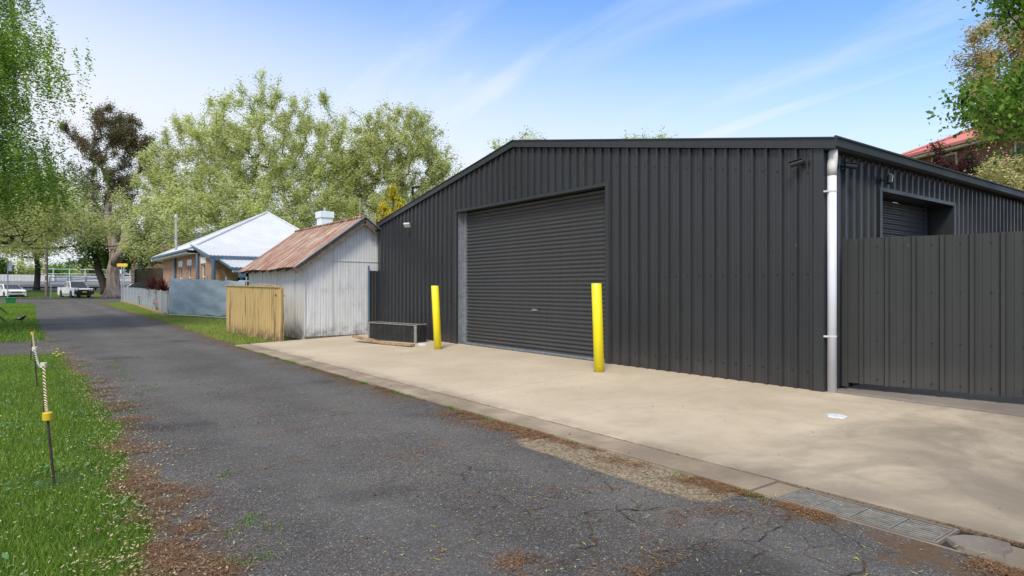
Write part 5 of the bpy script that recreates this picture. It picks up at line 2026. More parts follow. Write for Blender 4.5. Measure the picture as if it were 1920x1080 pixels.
needles(260000, (3.0, 17), lambda y, n: xlv(y) + 0.10 + rg.normal(0, 0.13, n), 0.10, 0.65, 2.4, lambda x, y: 0.26 * (y < 5.6) + 0.12 * (y > 5.6) * (y < 8) - 0.5 * (x < xlv(y) - 0.10))
needles(60000, (2.4, 11.5), lambda y, n: 3.80 - np.abs(rg.normal(0, 0.10, n)), -0.15, 0.35, 2.6, lambda x, y: 0.5 * np.exp(-((y - 5.3) / 0.7) ** 2))
needles(26000, (4.4, 6.2), lambda y, n: 3.80 - np.abs(rg.normal(0, 0.17, n)), -0.2, 0.3, 2.6)
needles(30000, (0.6, 2.6), lambda y, n: 3.80 - np.abs(rg.normal(0, 0.10, n)), -0.1, 0.4, 2.6)
needles(130000, (2.0, 11), lambda y, n: rg.uniform(0.9, 3.8, n), 0.16, 0.75, 3.0, lambda x, y: 0.10 * (x > 2.0) * (y < 5.5))
# a thin scatter over the whole lane and a dirty line in the kerb joint
n = 9000
yy = 2.0 + 15 * rg.uniform(0, 1, n) ** 1.7
XS.append(rg.uniform(0.8, 3.8, n)); YS.append(yy)
n = 9000
yy = 0.5 + 15 * rg.uniform(0, 1, n) ** 1.4
keep = fbm(yy * 0 + 1, yy, 1.5, 4) + rg.normal(0, 0.2, n) > -0.05
XS.append(4.155 + rg.normal(0, 0.010, n)[keep]); YS.append(yy[keep])
for (px, py, s_, nn_) in ((960, 1050, 0.06, 500), (640, 770, 0.12, 160), (300, 770, 0.1, 250)):
    d = 1.35 * F / (py - 540)
    x, y = at(px, d)
    XS.append(x + rg.normal(0, s_, nn_)); YS.append(y + rg.normal(0, s_, nn_))
XS, YS = np.concatenate(XS), np.concatenate(YS)
o = flat_bits('needle_litter', XS, YS, gzv(YS) - 0.007 + rg.uniform(0, 0.012, len(XS)), 0.012, 0.034, 0.0035, M['needle'], 8, 0.3)
tag(o, 'rust brown conifer needles drifted along the lane edges', 'leaf litter', kind='stuff')
# loose stones
n = 2600
yy = 2.2 + 14 * rg.uniform(0, 1, n) ** 1.5
xx = np.where(rg.uniform(0, 1, n) < 0.45, rg.uniform(0.8, 3.8, n), np.where(rg.uniform(0, 1, n) < 0.5, 3.6 + rg.normal(0, 0.12, n), 1.0 + rg.normal(0, 0.2, n)))
xx = np.minimum(xx, 3.80)
V, Fc = [], []
sz = rg.uniform(0.003, 0.009, n)
oc = np.array([(1, 0, 0), (0, 1, 0), (-1, 0, 0), (0, -1, 0), (0, 0, 0.7), (0, 0, -0.4)])
VV = np.stack([xx, yy, gzv(yy) - 0.006], 1)[:, None, :] + oc[None] * sz[:, None, None] * rg.uniform(0.7, 1.3, (n, 6, 1))
fo = np.array([(0, 1, 4), (1, 2, 4), (2, 3, 4), (3, 0, 4), (1, 0, 5), (2, 1, 5), (3, 2, 5), (0, 3, 5)])
FF = (np.arange(n)[:, None, None] * 6 + fo[None]).reshape(-1, 3)
tag(mk('loose_stones', VV.reshape(-1, 3), FF, M['pebble']), 'loose grit and small stones on the lane surface', 'gravel', kind='stuff')
# green catkins and twigs, few
n = 420
yy = 1.0 + 8 * rg.uniform(0, 1, n) ** 1.6
xx = rg.uniform(1.4, 4.0, n)
o = flat_bits('fallen_catkins', xx, yy, gzv(yy) + np.where(xx > 3.82, 0.01, -0.006), 0.02, 0.05, 0.006, basic('catkin', (0.42, 0.42, 0.06), 0.7), 9, 0.2)
tag(o, 'yellow green catkins fallen on the asphalt', 'leaf litter', kind='stuff')
# wood chips among the needles at the left edge
n = 3600
yy = 3.0 + 9 * rg.uniform(0, 1, n) ** 1.5
xx = xlv(yy) + 0.12 + rg.normal(0, 0.15, n)
keep = fbm(xx, yy * 1.15, 2.4, 5) + rg.normal(0, 0.12, n) > -0.02
xx, yy = xx[keep], yy[keep]
o = flat_bits('wood_chips', xx, yy, gzv(yy) + 0.004, 0.012, 0.036, 0.010, leafmat('wood_chip', [(0.05, 0.03, 0.02), (0.13, 0.08, 0.05), (0.30, 0.20, 0.12), (0.48, 0.37, 0.24)], 0.0), 12, 0.5)
tag(o, 'brown and tan wood chips among the needles at the lawn edge', 'leaf litter', kind='stuff')
# larger brown cones/bark bits
n = 150
yy = 2.6 + 9 * rg.uniform(0, 1, n)
xx = rg.uniform(0.9, 5.8, n)
zz_ = np.where(xx > 4.16, -0.10 + 0.10 * (xx - 4.15) / 3.47 + 0.005, np.where(xx > 3.8, -0.088, gzv(yy) - 0.004))
sz = rg.uniform(0.005, 0.013, n)
VV = np.stack([xx, yy, zz_ + 0.002], 1)[:, None, :] + oc[None] * sz[:, None, None] * rg.uniform(0.7, 1.3, (n, 6, 1))
FF = (np.arange(n)[:, None, None] * 6 + fo[None]).reshape(-1, 3)
tag(mk('bark_bits', VV.reshape(-1, 3), FF, M['needle']), 'small brown bark bits scattered over lane and concrete', 'leaf litter', kind='stuff')

# ------------------------------------------------------------------ rope barrier on stakes beside the lane
posts = [((0.13, 5.43), 0.358, -0.055, 'cap_yellow', 'leaning stake with yellow cap nearest the camera'),
         ((0.10, 8.44), 0.424, 0.0, 'cap_white', 'stake with cream cap second from the camera on the left lawn'),
         ((0.06, 10.8), 0.420, -0.04, 'cap_white', 'stake with cream cap third from the camera on the left lawn'),
         ((-0.03, 14.8), 0.407, 0.05, 'cap_yellow', 'farthest stake with yellow cap by the side drive')]
caps = []
for (x, y), zc, ln, mt, lb in posts:
    t = thing('barrier_stake', lb, 'stake', (x, y, -0.11), 0, 'capped stakes of the rope barrier')
    ox, oy, _ = cam_off(ln, 0, 0)
    MB().path([(x, y, -0.2), (x + ox, y + oy, zc - 0.02)], [0.0085, 0.0075], 8).build('rod', M['stake'], t)
    MB().path([(x + ox, y + oy, zc - 0.028), (x + ox, y + oy, zc - 0.024), (x + ox, y + oy, zc + 0.024), (x + ox, y + oy, zc + 0.028)], [0.027, 0.031, 0.031, 0.027], 16).build('cap', M[mt], t, smooth=False)
    caps.append(Vector((x + ox, y + oy, zc)))
for i in range(3):
    a, b = caps[i], caps[i + 1]
    t = thing('twisted_rope', ['black, white and yellow rope span nearest the camera', 'middle span of twisted rope between the two cream caps', 'farthest span of twisted rope, ending at the side drive'][i], 'rope',
              (a.x, a.y, a.z), 0, 'twisted rope spans of the barrier')
    L_ = (b - a).length
    n = int(L_ / 0.016)
    for s_, nm in enumerate(('rope_white', 'rope_black', 'rope_yellow' if i != 1 else 'rope_white', 'rope_black')):
        pts = []
        for k in range(n + 1):
            f = k / n
            p = a.lerp(b, f) + Vector((0, 0, -0.11 * 4 * f * (1 - f) * (1 if i != 2 else 0.6)))
            ph = k * 0.016 / 0.30 * 2 * math.pi + s_ * math.pi / 2
            p += Vector((math.cos(ph), 0, math.sin(ph))) * 0.008
            pts.append(p)
        MB().path(pts, 0.0062, 5).build('strand', M[nm], t)
# dandelions
r_ = random.Random(4)
for k, (px, py) in enumerate(((100, 662), (106, 658), (108, 653), (111, 663), (119, 660), (107, 666))):
    d = 1.31 * F / (py + 4 - 540)
    x, y = at(px, d)
    t = thing('dandelion', ['yellow dandelion, leftmost of the small group by the lane', 'yellow dandelion in the middle of the small lawn group', 'yellow dandelion standing highest and farthest in the lawn group',
                            'yellow dandelion at the front middle of the lawn group', 'yellow dandelion nearest the lane, rightmost of its group', 'yellow dandelion lowest and nearest in the lawn group'][k], 'flower', (x, y, -0.11), 0, 'dandelions on the left lawn')
    MB().path([(x, y, -0.12), (x, y, -0.04)], 0.003, 5).build('stem', M['fern'], t)
    V = [(x, y, -0.036)] + [(x + 0.024 * (1 if i % 2 else 0.75) * math.cos(i * math.pi / 8), y + 0.024 * (1 if i % 2 else 0.75) * math.sin(i * math.pi / 8), -0.03) for i in range(16)] + [(x, y, -0.018)]
    Fc = [(0, 1 + (i + 1) % 16, 1 + i) for i in range(16)] + [(17, 1 + i, 1 + (i + 1) % 16) for i in range(16)]
    mk('bloom', V, Fc, M['petal'], t)
# magpie
bx_, by_ = at(40, 22.7)
bz = gz(by_) - 0.01
bd = thing('magpie', 'black and white bird standing on the far left lawn', 'bird', (bx_, by_, bz))
dirb = Vector(cam_off(1, 0, 0)).normalized()


def bp(a, z, s=0.0):
    return Vector((bx_, by_, bz)) + dirb * a + Vector((0, 0, z)) + Vector((-dirb.y, dirb.x, 0)) * s


m = MB().path([bp(-0.24, 0.10), bp(-0.14, 0.13), bp(-0.06, 0.155), bp(0.02, 0.165), bp(0.08, 0.19), bp(0.115, 0.225), bp(0.15, 0.225), bp(0.175, 0.22), bp(0.215, 0.212)],
              [0.012, 0.028, 0.058, 0.064, 0.045, 0.033, 0.03, 0.014, 0.003], 10)
for s_ in (-0.025, 0.025):
    m.path([bp(0.0, 0.12, s_), bp(0.005, 0.06, s_), bp(0.0, 0.0, s_), bp(0.03, 0.0, s_)], [0.02, 0.007, 0.005, 0.004], 6)
m.build('body', M['black'], bd, smooth=True)
m = MB()
for s_ in (-1, 1):
    m.path([bp(-0.12, 0.15, s_ * 0.03), bp(-0.03, 0.17, s_ * 0.052), bp(0.05, 0.175, s_ * 0.045)], [0.008, 0.028, 0.010], 8)
m.path([bp(0.02, 0.215), bp(0.07, 0.232)], [0.02, 0.018], 8)
m.build('white_plumage', M['white_paint'], bd, smooth=True)

# ------------------------------------------------------------------ vehicles
def arc(cx, r, z, a0, a1, n=8):
    return [(cx + r * math.cos(R(a0 + (a1 - a0) * i / n)), z + r * math.sin(R(a0 + (a1 - a0) * i / n))) for i in range(n + 1)]


def car(name, label, cat, loc, heading, L, Wd, prof_top, wb, wr, cab, paint, pickup=False, group=None, plate='plate', bar=False):
    """x forward; prof_top: upper outline of lower body (x,z) from rear to front; cab: (xr0, xr1, xf1, xf0, zbelt, ztop)"""
    t = thing(name, label, cat, loc, heading, group)
    zs_ = wr * 0.62
    xa, xb = -wb / 2, wb / 2
    ra = wr * 1.16
    pts = list(prof_top)
    pts += [(L / 2 - 0.03, zs_)]
    pts += [(xb + ra, zs_)] + [(p[0], p[1]) for p in arc(xb, ra, wr * 1.0, -20, 200)] + [(xb - ra, zs_)]
    pts += [(xa + ra, zs_)] + [(p[0], p[1]) for p in arc(xa, ra, wr * 1.0, -20, 200)] + [(xa - ra, zs_)]
    pts += [(-L / 2 + 0.03, zs_ + 0.1)]
    m = MB().prism(pts, 'y', -Wd / 2, Wd / 2)
    body = m.build('body', paint, t, local=True, bevel=0.05)
    xr0, xr1, xf1, xf0, zb_, zt_ = cab
    w0, w1 = Wd / 2 - 0.05, Wd / 2 - 0.20
    V = [(xr0, -w0, zb_), (xf0, -w0, zb_), (xf0, w0, zb_), (xr0, w0, zb_), (xr1, -w1, zt_), (xf1, -w1, zt_), (xf1, w1, zt_), (xr1, w1, zt_)]
    mk('cabin', V, [(4, 5, 6, 7), (0, 1, 5, 4), (1, 2, 6, 5), (2, 3, 7, 6), (3, 0, 4, 7), (0, 3, 2, 1)], paint, t, local=True, bevel=0.05)

    def panel(nm, quad, out, mat, inset=0.07):
        q = [Vector(v) for v in quad]
        c = sum(q, Vector()) / 4
        o_ = Vector(out)
        q = [v + (c - v).normalized() * inset + o_ * 0.012 for v in q]
        mk(nm, q + [v - o_ * 0.01 for v in q], [(0, 1, 2, 3), (7, 6, 5, 4), (0, 4, 5, 1), (1, 5, 6, 2), (2, 6, 7, 3), (3, 7, 4, 0)], mat, t, local=True)
    panel('windscreen', (V[1], V[2], V[6], V[5]), Vector((0.6, 0, 0.6)), M['glass'])
    panel('rear_window', (V[3], V[0], V[4], V[7]), Vector((-0.8, 0, 0.4)), M['glass'])
    for s_ in (-1, 1):
        w0s, w1s = w0 * s_, w1 * s_
        xm0, xm1 = (xr0 + xf0) / 2 - 0.1, (xr1 + xf1) / 2
        for (a, b, c, d_) in ((xr0, xm0, xm1, xr1), (xm0, xf0, xf1, xm1)):
            panel('side_window', ((a, w0s, zb_), (b, w0s, zb_), (c, w1s, zt_), (d_, w1s, zt_)), Vector((0, s_, 0.25)), M['glass'], 0.09)
        for xx_ in (xa, xb):
            yo = s_ * (Wd / 2 - 0.10)
            wh = MB().path([(xx_, yo - 0.11, wr), (xx_, yo - 0.09, wr), (xx_, yo + 0.09, wr), (xx_, yo + 0.11, wr)], [wr - 0.03, wr, wr, wr - 0.03], 24).build('wheel', M['rubber'], t, local=True)
            m = MB()
            m.path([(xx_, yo + s_ * 0.112, wr), (xx_, yo + s_ * 0.118, wr)], wr * 0.18, 10)
            for k in range(6):
                a_ = k * math.pi / 3
                m.bar((xx_ + math.cos(a_) * wr * 0.12, yo + s_ * 0.115, wr + math.sin(a_) * wr * 0.12), (xx_ + math.cos(a_) * wr * 0.62, yo + s_ * 0.115, wr + math.sin(a_) * wr * 0.62), 0.012, 0.07, (0, 1, 0))
            m.build('rim', M['alloy'], wh, local=True)
        MB().box((L / 2 - 0.16, s_ * (Wd / 2 - 0.22) - 0.17, prof_top[-1][1] - 0.13), (L / 2 + 0.012, s_ * (Wd / 2 - 0.22) + 0.17, prof_top[-1][1] + 0.03)).build('headlight', M['lens'], t, local=True, bevel=0.03)
        MB().box((-L / 2 - 0.01, s_ * (Wd / 2 - 0.12) - 0.08, 0.75), (-L / 2 + 0.1, s_ * (Wd / 2 - 0.12) + 0.08, 1.05)).build('tail_light', M['pink'], t, local=True)
        MB().box((xf0 - 0.55, s_ * (w0 + 0.03) - 0.02, zb_ + 0.02), (xf0 - 0.42, s_ * (w0 + 0.17), zb_ + 0.17)).build('mirror', paint, t, local=True, bevel=0.02)
        MB().box((0.2, s_ * (Wd / 2) - 0.008, zb_ - 0.16), (0.38, s_ * (Wd / 2) + 0.02, zb_ - 0.12)).build('door_handle', M['black'], t, local=True)
    MB().box((L / 2 - 0.08, -Wd / 2 + 0.42, prof_top[-1][1] - 0.16), (L / 2 + 0.004, Wd / 2 - 0.42, prof_top[-1][1] - 0.02)).build('grille', M['black'], t, local=True)
    MB().box((L / 2 - 0.05, -0.7, zs_ + 0.02), (L / 2 + 0.01, 0.7, zs_ + 0.16)).build('air_intake', M['black'], t, local=True)
    if bar:
        m = MB()
        m.box((L / 2 - 0.02, -Wd / 2 + 0.0, 0.42), (L / 2 + 0.20, Wd / 2, 0.74)).box((L / 2 + 0.01, -0.62, 0.30), (L / 2 + 0.15, 0.62, 0.42))
        m.path([(L / 2 + 0.14, -0.62, 0.7), (L / 2 + 0.12, -0.55, 1.08), (L / 2 + 0.12, 0.55, 1.08), (L / 2 + 0.14, 0.62, 0.7)], 0.035, 8)
        m.path([(L / 2 + 0.10, -0.9, 0.72), (L / 2 + 0.0, -0.9, 1.05), (L / 2 + 0.10, -0.55, 1.08)], 0.03, 8)
        m.path([(L / 2 + 0.10, 0.9, 0.72), (L / 2 + 0.0, 0.9, 1.05), (L / 2 + 0.10, 0.55, 1.08)], 0.03, 8)
        m.build('bull_bar', M['black'], t, local=True)
        MB().box((L / 2 + 0.2, -0.19, 0.60), (L / 2 + 0.215, 0.19, 0.72)).build('number_plate', M['plate'], t, local=True)
        for s_ in (-1, 1):
            MB().bar((xa + 0.5, s_ * Wd / 2, 0.42), (xb - 0.5, s_ * Wd / 2, 0.42), 0.14, 0.04).build('side_step', M['black'], t, local=True)
    elif plate:
        MB().box((L / 2 + 0.012, -0.19, zs_ + 0.2), (L / 2 + 0.022, 0.19, zs_ + 0.31)).build('number_plate', M[plate], t, local=True)
    if pickup:
        MB().box((-L / 2 + 0.06, -Wd / 2 + 0.08, prof_top[1][1] - 0.02), (xr0 - 0.06, Wd / 2 - 0.08, prof_top[1][1] + 0.012)).build('tray_cover', M['black'], t, local=True)
        MB().path([(xr0 - 0.1, -0.7, prof_top[1][1]), (xr0 - 0.1, -0.6, prof_top[1][1] + 0.42), (xr0 - 0.1, 0.6, prof_top[1][1] + 0.42), (xr0 - 0.1, 0.7, prof_top[1][1])], 0.035, 8).build('sports_bar', M['black'], t, local=True)
    # underbody
    MB().box((-L / 2 + 0.15, -Wd / 2 + 0.24, 0.25), (L / 2 - 0.15, Wd / 2 - 0.24, zs_ + 0.2)).build('chassis', M['black'], t, local=True)
    return t


Xu, Yu = at(141, 72)
car('utility_vehicle', 'white dual cab pickup with black bull bar parked across the street', 'pickup truck', (Xu, Yu, 0.17), math.atan2(-0.966, 0.258), 5.3, 1.86,
    [(-2.65, 0.70), (-2.62, 1.16), (-0.62, 1.16), (-0.6, 1.14), (1.05, 1.14), (2.45, 1.04), (2.62, 0.92)], 3.1, 0.39, (-0.80, -0.6, 0.62, 1.30, 1.10, 1.82), M['carwhite'], True, bar=True)
Xu, Yu = at(18, 71)
car('white_hatchback', 'white car at the far left, half hidden behind the fern', 'car', (Xu, Yu, 0.17), math.atan2(-0.95, 0.30), 4.4, 1.8,
    [(-2.2, 0.7), (-2.15, 0.98), (-1.6, 1.0), (0.9, 0.98), (1.9, 0.86), (2.18, 0.72)], 2.6, 0.33, (-2.0, -1.5, 0.3, 1.15, 0.95, 1.5), M['carwhite'], plate='white_paint')
Xu, Yu = at(254, 74)
car('dark_station_wagon', 'dark wagon with roof rails parked behind the wire fence', 'car', (Xu, Yu, 0.25), math.atan2(-0.1, 1) + math.pi, 4.8, 1.85,
    [(-2.4, 0.7), (-2.35, 1.05), (-1.6, 1.05), (0.9, 1.03), (2.1, 0.9), (2.38, 0.75)], 2.8, 0.36, (-2.25, -2.0, 0.2, 1.05, 1.0, 1.65), M['cardark'], plate='white_paint')
Xu, Yu = at(283, 78)
car('silver_hatchback', 'silver car behind the cordylines, right of the dark wagon', 'car', (Xu, Yu, 0.25), math.atan2(-0.9, 0.3), 4.2, 1.75,
    [(-2.1, 0.7), (-2.05, 0.98), (-1.6, 1.0), (0.9, 0.98), (1.9, 0.86), (2.08, 0.72)], 2.5, 0.33, (-1.9, -1.5, 0.3, 1.1, 0.95, 1.52), M['carsilver'], plate='white_paint')

# ------------------------------------------------------------------ street furniture, sports ground
bx_, by_ = at(87.5, 70.5)
t = thing('power_pole', 'weathered timber power pole between the tree and the white pickup', 'pole', (bx_, by_, 0.17))
MB().path([(bx_, by_, 0.0), (bx_ - 0.05, by_, 9.6)], [0.17, 0.13], 12).build('shaft', M['pole_wood'], t)
m = MB()
for z in (2.0, 2.7, 4.0):
    q = Vector((bx_, by_, z)) + Vector(cam_off(0.03, -0.165, 0))
    m.bar(q, q + Vector(cam_off(0, -0.01, 0)), 0.12, 0.12)
m.build('tag_plate', M['white_paint'], t)
bx_, by_ = at(95.5, 70)
t = thing('steel_post', 'short grey steel post beside the power pole', 'post', (bx_, by_, 0.17))
MB().path([(bx_, by_, 0), (bx_, by_, 1.2), (bx_, by_, 2.4)], 0.04, 8).build('shaft', M['steelpost'], t)
MB().box((bx_ - 0.1, by_ - 0.03, 2.4), (bx_ + 0.1, by_ + 0.03, 2.6)).build('cap', M['steelpost'], t)
bx_, by_ = at(14.5, 62)
t = thing('parking_sign', 'grey pole with small pale sign at the far left kerb', 'sign', (bx_, by_, 0.17))
MB().path([(bx_, by_, 0), (bx_, by_, zat(493, 62))], 0.05, 8).build('pole', M['steelpost'], t)
q = Vector(cam_off(0.24, 0, 0))
MB().bar((bx_ + q.x * 0.3, by_ + q.y * 0.3, zat(501, 62)), (bx_ + q.x * 1.6, by_ + q.y * 1.6, zat(501, 62)), 0.02, 0.75).build('sign_panel', M['pvc'], t)
# street name sign with arrow
bx_, by_ = at(230, 49)
t = thing('direction_sign', 'yellow arrow shaped direction sign on twin grey poles at the corner', 'sign', (bx_, by_, 0.17))
for px in (228, 232.5):
    x, y = at(px, 49)
    MB().path([(x, y, 0.05), (x, y, zat(500, 49))], 0.035, 8).build('pole', M['steelpost'], t)
rgt = Vector(cam_off(1, 0, 0)).normalized()
c = Vector((bx_, by_, zat(497, 49)))
oc_ = [(-0.42, 0), (-0.38, 0.12), (0.36, 0.12), (0.44, 0), (0.36, -0.12), (-0.38, -0.12)]
fwd = Vector(cam_off(0, 1, 0)).normalized()
V = [c + rgt * a + Vector((0, 0, b)) + fwd * e for e in (-0.06, -0.045) for a, b in oc_]
Fc = [(0, 1, 2, 3, 4, 5), (11, 10, 9, 8, 7, 6)] + [(i, i + 6, (i + 1) % 6 + 6, (i + 1) % 6) for i in range(6)]
mk('arrow_blade', V, Fc, M['signyellow'], t)
c = Vector((*at(227, 49), 0))
MB().bar((c.x, c.y, zat(506, 49)), (c.x, c.y, zat(513, 49)), 0.02, 0.18, rgt).build('notice_plate', M['pvc'], t)
MB().bar((c.x, c.y, zat(514, 49)), (c.x, c.y, zat(519, 49)), 0.02, 0.2, rgt).build('notice_plate', M['bluepaint'], t)
MB().bar((c.x, c.y, zat(519.3, 49)), (c.x, c.y, zat(521.3, 49)), 0.02, 0.26, rgt).build('notice_plate', basic('orange_notice', (0.5, 0.14, 0.05)), t)
# wheelie bin
bx_, by_ = at(20, 46)
t = thing('green_bin', 'green plastic box at the left lawn end beside the street', 'bin', (bx_, by_, 0.17))
m = MB().add([(bx_ + sx * 0.26, by_ + sy * 0.26, 0.17) for sx, sy in ((-1, -1), (1, -1), (1, 1), (-1, 1))] + [(bx_ + sx * 0.32, by_ + sy * 0.32, 0.50) for sx, sy in ((-1, -1), (1, -1), (1, 1), (-1, 1))],
             [(0, 3, 2, 1), (4, 5, 6, 7), (0, 1, 5, 4), (1, 2, 6, 5), (2, 3, 7, 6), (3, 0, 4, 7)])
m.build('tub', M['greenplastic'], t, bevel=0.02)
MB().box((bx_ - 0.35, by_ - 0.35, 0.50), (bx_ + 0.35, by_ + 0.35, 0.56)).build('lid', M['greenplastic'], t, bevel=0.02)
# embankment of the sports ground
M['track'] = basic('grey_track_asphalt', (0.17, 0.17, 0.175), 0.9, 0, 0.12, 0.3)
V = []
YB = [(87.5, 0.165, 'g'), (93, 0.55, 'g'), (100, 0.95, 'g')]
V = [(-60, 87.2, 0.16), (70, 89.2, 0.16), (70, 103, 0.95), (-60, 101, 0.95)]
tag(mk('grass_bank', V, [(0, 1, 2, 3)], M['ground']), kind='structure')
V = [(-60, 101, 0.95), (70, 103, 0.95), (70, 122, 2.25), (-60, 120, 2.25), (70, 3000, 2.26), (-60, 3000, 2.26)]
V = V[:4]
V += [(70, 135, 2.3), (-60, 133, 2.3), (70, 137, 0.1), (-60, 135, 0.1)]
tag(mk('track_bank', V, [(0, 1, 2, 3), (3, 2, 4, 5), (5, 4, 6, 7)], M['track']), kind='structure')
# low log rail
lg = thing('log_rail_fence', 'low dark timber rail on short posts along the far grass', 'fence', (0, 101, 0.95))
for k in range(15):
    x = -14 + k * 2.6
    y = 100.6 + (x + 60) * 2 / 130
    if abs(x - 2.6 * 100) < 0:
        continue
    MB().path([(x, y, 0.7), (x, y, 1.42)], 0.11, 8).build('post', M['logwood'], lg)
m = MB()
m.path([(-14.5, 100.4 + 0.7, 1.30), (23.5, 100.4 + 1.28, 1.30)], 0.085, 8)
m.build('rail', M['logwood'], lg)
# white paling fence
pf = thing('white_paling_fence', 'long white paling fence on the bank behind the left tree', 'fence', (-8, 120, 2.2))
m = MB()
for k in range(150):
    x = -22 + k * 0.165
    m.box((x, 119.4, 2.25), (x + 0.13, 119.43, 3.25))
m.build('palings', M['white_paint'], pf)
m = MB().box((-22, 119.44, 2.5), (2.8, 119.5, 2.6)).box((-22, 119.44, 3.0), (2.8, 119.5, 3.1))
m.build('rail', M['white_paint'], pf)
# white railings
rl = thing('white_railing', 'white tubular railing along the top of the track bank', 'railing', (10, 125, 2.3))
m = MB()
for z in (2.9, 3.5, 4.25):
    m.path([(0.5, 124, z), (22, 124.6, z)], 0.06, 6)
m.build('rail', M['rail_white'], rl)
for k in range(11):
    MB().path([(0.6 + 2.1 * k, 124.02 + 0.06 * k, 2.2), (0.6 + 2.1 * k, 124.02 + 0.06 * k, 4.4)], 0.08, 6).build('post', M['rail_white'], rl)
MB().box((0.5, 124.3, 2.3), (22, 124.4, 3.25)).build('kick_board', M['rail_white'], rl)
r2 = thing('grey_handrail', 'grey tube handrail with posts lower on the track bank', 'railing', (5, 111, 1.6))
m = MB()
for z in (2.2, 2.75):
    m.path([(2.0, 111, z), (17, 111.3, z)], 0.05, 6)
m.build('rail', M['steelpost'], r2)
for k in range(8):
    MB().path([(2.0 + 2.1 * k, 111.02, 1.4), (2.0 + 2.1 * k, 111.02, 2.8)], 0.07, 6).build('post', M['steelpost'], r2)
# tan building right of the gum tree
D = 98
x0, y0 = at(246, D)
x1, y1 = at(470, D - 8)
tb = thing('tan_brick_building', 'tan brick two storey building mostly hidden behind the gum tree', 'building', (x0, y0, 0.17))
a, b = Vector((x0, y0, 0)), Vector((x1, y1, 0))
u_ = (b - a).normalized()
v_ = Vector((-u_.y, u_.x, 0))
if v_.dot(fwd) < 0:
    v_ = -v_
Lb = (b - a).length
P4 = [a, b, b + v_ * 10, a + v_ * 10]
mk('wall', [(p.x, p.y, 0) for p in P4] + [(p.x, p.y, 8.2) for p in P4], [(0, 1, 5, 4), (1, 2, 6, 5), (2, 3, 7, 6), (3, 0, 4, 7)], M['tanbrick'], tb)
c = a + u_ * Lb / 2 + v_ * 5
P5 = [p + (p - c).normalized() * 0.7 for p in P4]
mk('roof', [(p.x, p.y, 8.2) for p in P5] + [(c.x, c.y, 10.2)], [(0, 1, 4), (1, 2, 4), (2, 3, 4), (3, 0, 4), (3, 2, 1, 0)], M['trim'], tb)
for s0, zz0 in ((1.0, 4.2), (4.6, 2.8), (8.2, 4.2), (12, 4.2)):
    p = a + u_ * s0 - v_ * 0.03
    q = p + u_ * 1.6
    wd = MB().bar((p.x, p.y, zz0 + 0.6), (q.x, q.y, zz0 + 0.6), 0.06, 1.2).build('window', M['steelpost'], tb)
    p2, q2 = p + u_ * 0.08 - v_ * 0.035, q - u_ * 0.08 - v_ * 0.035
    MB().bar((p2.x, p2.y, zz0 + 0.6), (q2.x, q2.y, zz0 + 0.6), 0.02, 1.04).build('pane', M['glass'], wd)
# brown yard wall in front of it
x0, y0 = at(254, 90)
x1, y1 = at(330, 86)
M['brownwall'] = basic('brown_fence_board', (0.075, 0.055, 0.035), 0.8, 0, 0.2, 1)
yw = thing('brown_yard_wall', 'brown yard wall with dark grey end post beyond the parked wagon', 'wall', (x0, y0, 0.17))
MB().bar((x0, y0, zat(520, 88)), (x1, y1, zat(520, 88)), 0.15, 2.5).build('wall_panel', M['brownwall'], yw)
MB().bar((x0, y0, 0.1), (x0, y0, zat(506, 90)), 0.5, 0.3, (1, 0, 0)).build('end_post', M['trim'], yw)

# ------------------------------------------------------------------ red roofed house at the right
rh = thing('red_roofed_house', 'two storey brick house with salmon red roof at the right behind the shed', 'house', (36.7, 14.9, 0))
Cn = Vector((36.7, 14.9, 8.1))
e1 = Vector((-0.455, -0.89, 0)).normalized()
e2 = Vector((0.89, -0.455, 0)).normalized()
A0, A1, A2, A3 = Cn, Cn + e1 * 13, Cn + e1 * 13 + e2 * 9, Cn + e2 * 9
rise = 4.5 * math.tan(R(23))
T0 = Cn + e1 * 4.5 + e2 * 4.5 + Vector((0, 0, rise))
T1 = Cn + e1 * 8.5 + e2 * 4.5 + Vector((0, 0, rise))
m = MB()


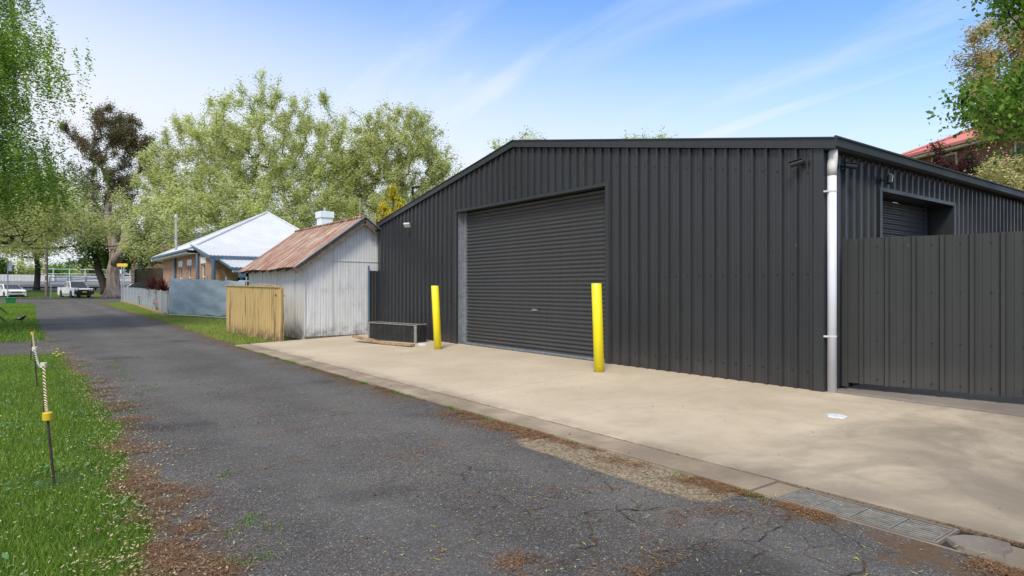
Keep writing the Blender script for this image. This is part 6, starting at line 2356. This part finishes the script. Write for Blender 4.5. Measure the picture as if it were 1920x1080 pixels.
def hipface(m, E0, E1, U0, U1, pitch=0.2):
    """face from eave E0-E1 to ridge U0-U1 with vertical-run ribs"""
    L = (E1 - E0).length
    e = (E1 - E0) / L
    s0, s1 = (U0 - E0).dot(e), (U1 - E0).dot(e)
    up = U0 - (E0 + e * s0)
    nrm = e.cross(up).normalized()
    if nrm.z < 0:
        nrm = -nrm
    V, Fc = [], []
    pr = trap(L, pitch, 0.03, 0.03, 0.02, 0)
    for i, (u, o_) in enumerate(pr):
        k = u / s0 if u < s0 else (1 if u <= s1 else (L - u) / (L - s1))
        V += [E0 + e * u + nrm * o_, E0 + e * u + up * k + nrm * o_]
        if i:
            Fc.append((2 * i - 2, 2 * i, 2 * i + 1, 2 * i - 1))
    m.add(V, Fc)


hipface(m, A0, A1, T0, T1)
hipface(m, A2, A3, T1, T0)
m.add([A1, A2, T1, A3, A0, T0], [(0, 1, 2), (3, 4, 5)])
rf = m.build('roof', M['roofred'], rh)
MB().path([A0 + Vector((0, 0, 0.05)), T0 + Vector((0, 0, 0.06)), T1 + Vector((0, 0, 0.06))], 0.09, 6).build('ridge_cap', M['roofred'], rf)
q0, q1 = A0 - e2 * 0.05, A1 - e2 * 0.05
MB().bar(q0 + Vector((0, 0, -0.03)), q1 + Vector((0, 0, -0.03)), 0.12, 0.14).build('gutter', M['roofred'], rh)
M['creamtrim'] = basic('cream_trim', (0.62, 0.56, 0.42), 0.5)
MB().bar(q0 + e2 * 0.2 + Vector((0, 0, -0.17)), q1 + e2 * 0.2 + Vector((0, 0, -0.17)), 0.3, 0.12).build('fascia', M['creamtrim'], rh)
W4 = [A0 + e1 * 0.5 + e2 * 0.5, A1 - e1 * 0.5 + e2 * 0.5, A2 - e1 * 0.5 - e2 * 0.5, A3 + e1 * 0.5 - e2 * 0.5]
mk('wall', [(p.x, p.y, 0) for p in W4] + [(p.x, p.y, 8.0) for p in W4], [(0, 1, 5, 4), (1, 2, 6, 5), (2, 3, 7, 6), (3, 0, 4, 7)], M['redbrick'], rh)
for s0 in (2.2, 6.6, 9.6):
    p = A0 + e1 * s0 + e2 * 0.46
    q = p + e1 * 1.5
    wd = MB().bar((p.x, p.y, 7.1), (q.x, q.y, 7.1), 0.08, 1.4).build('window', M['creamtrim'], rh)
    p2, q2 = p + e1 * 0.1 - e2 * 0.045, q - e1 * 0.1 - e2 * 0.045
    MB().bar((p2.x, p2.y, 7.1), (q2.x, q2.y, 7.1), 0.02, 1.2).build('pane', M['glass'], wd)
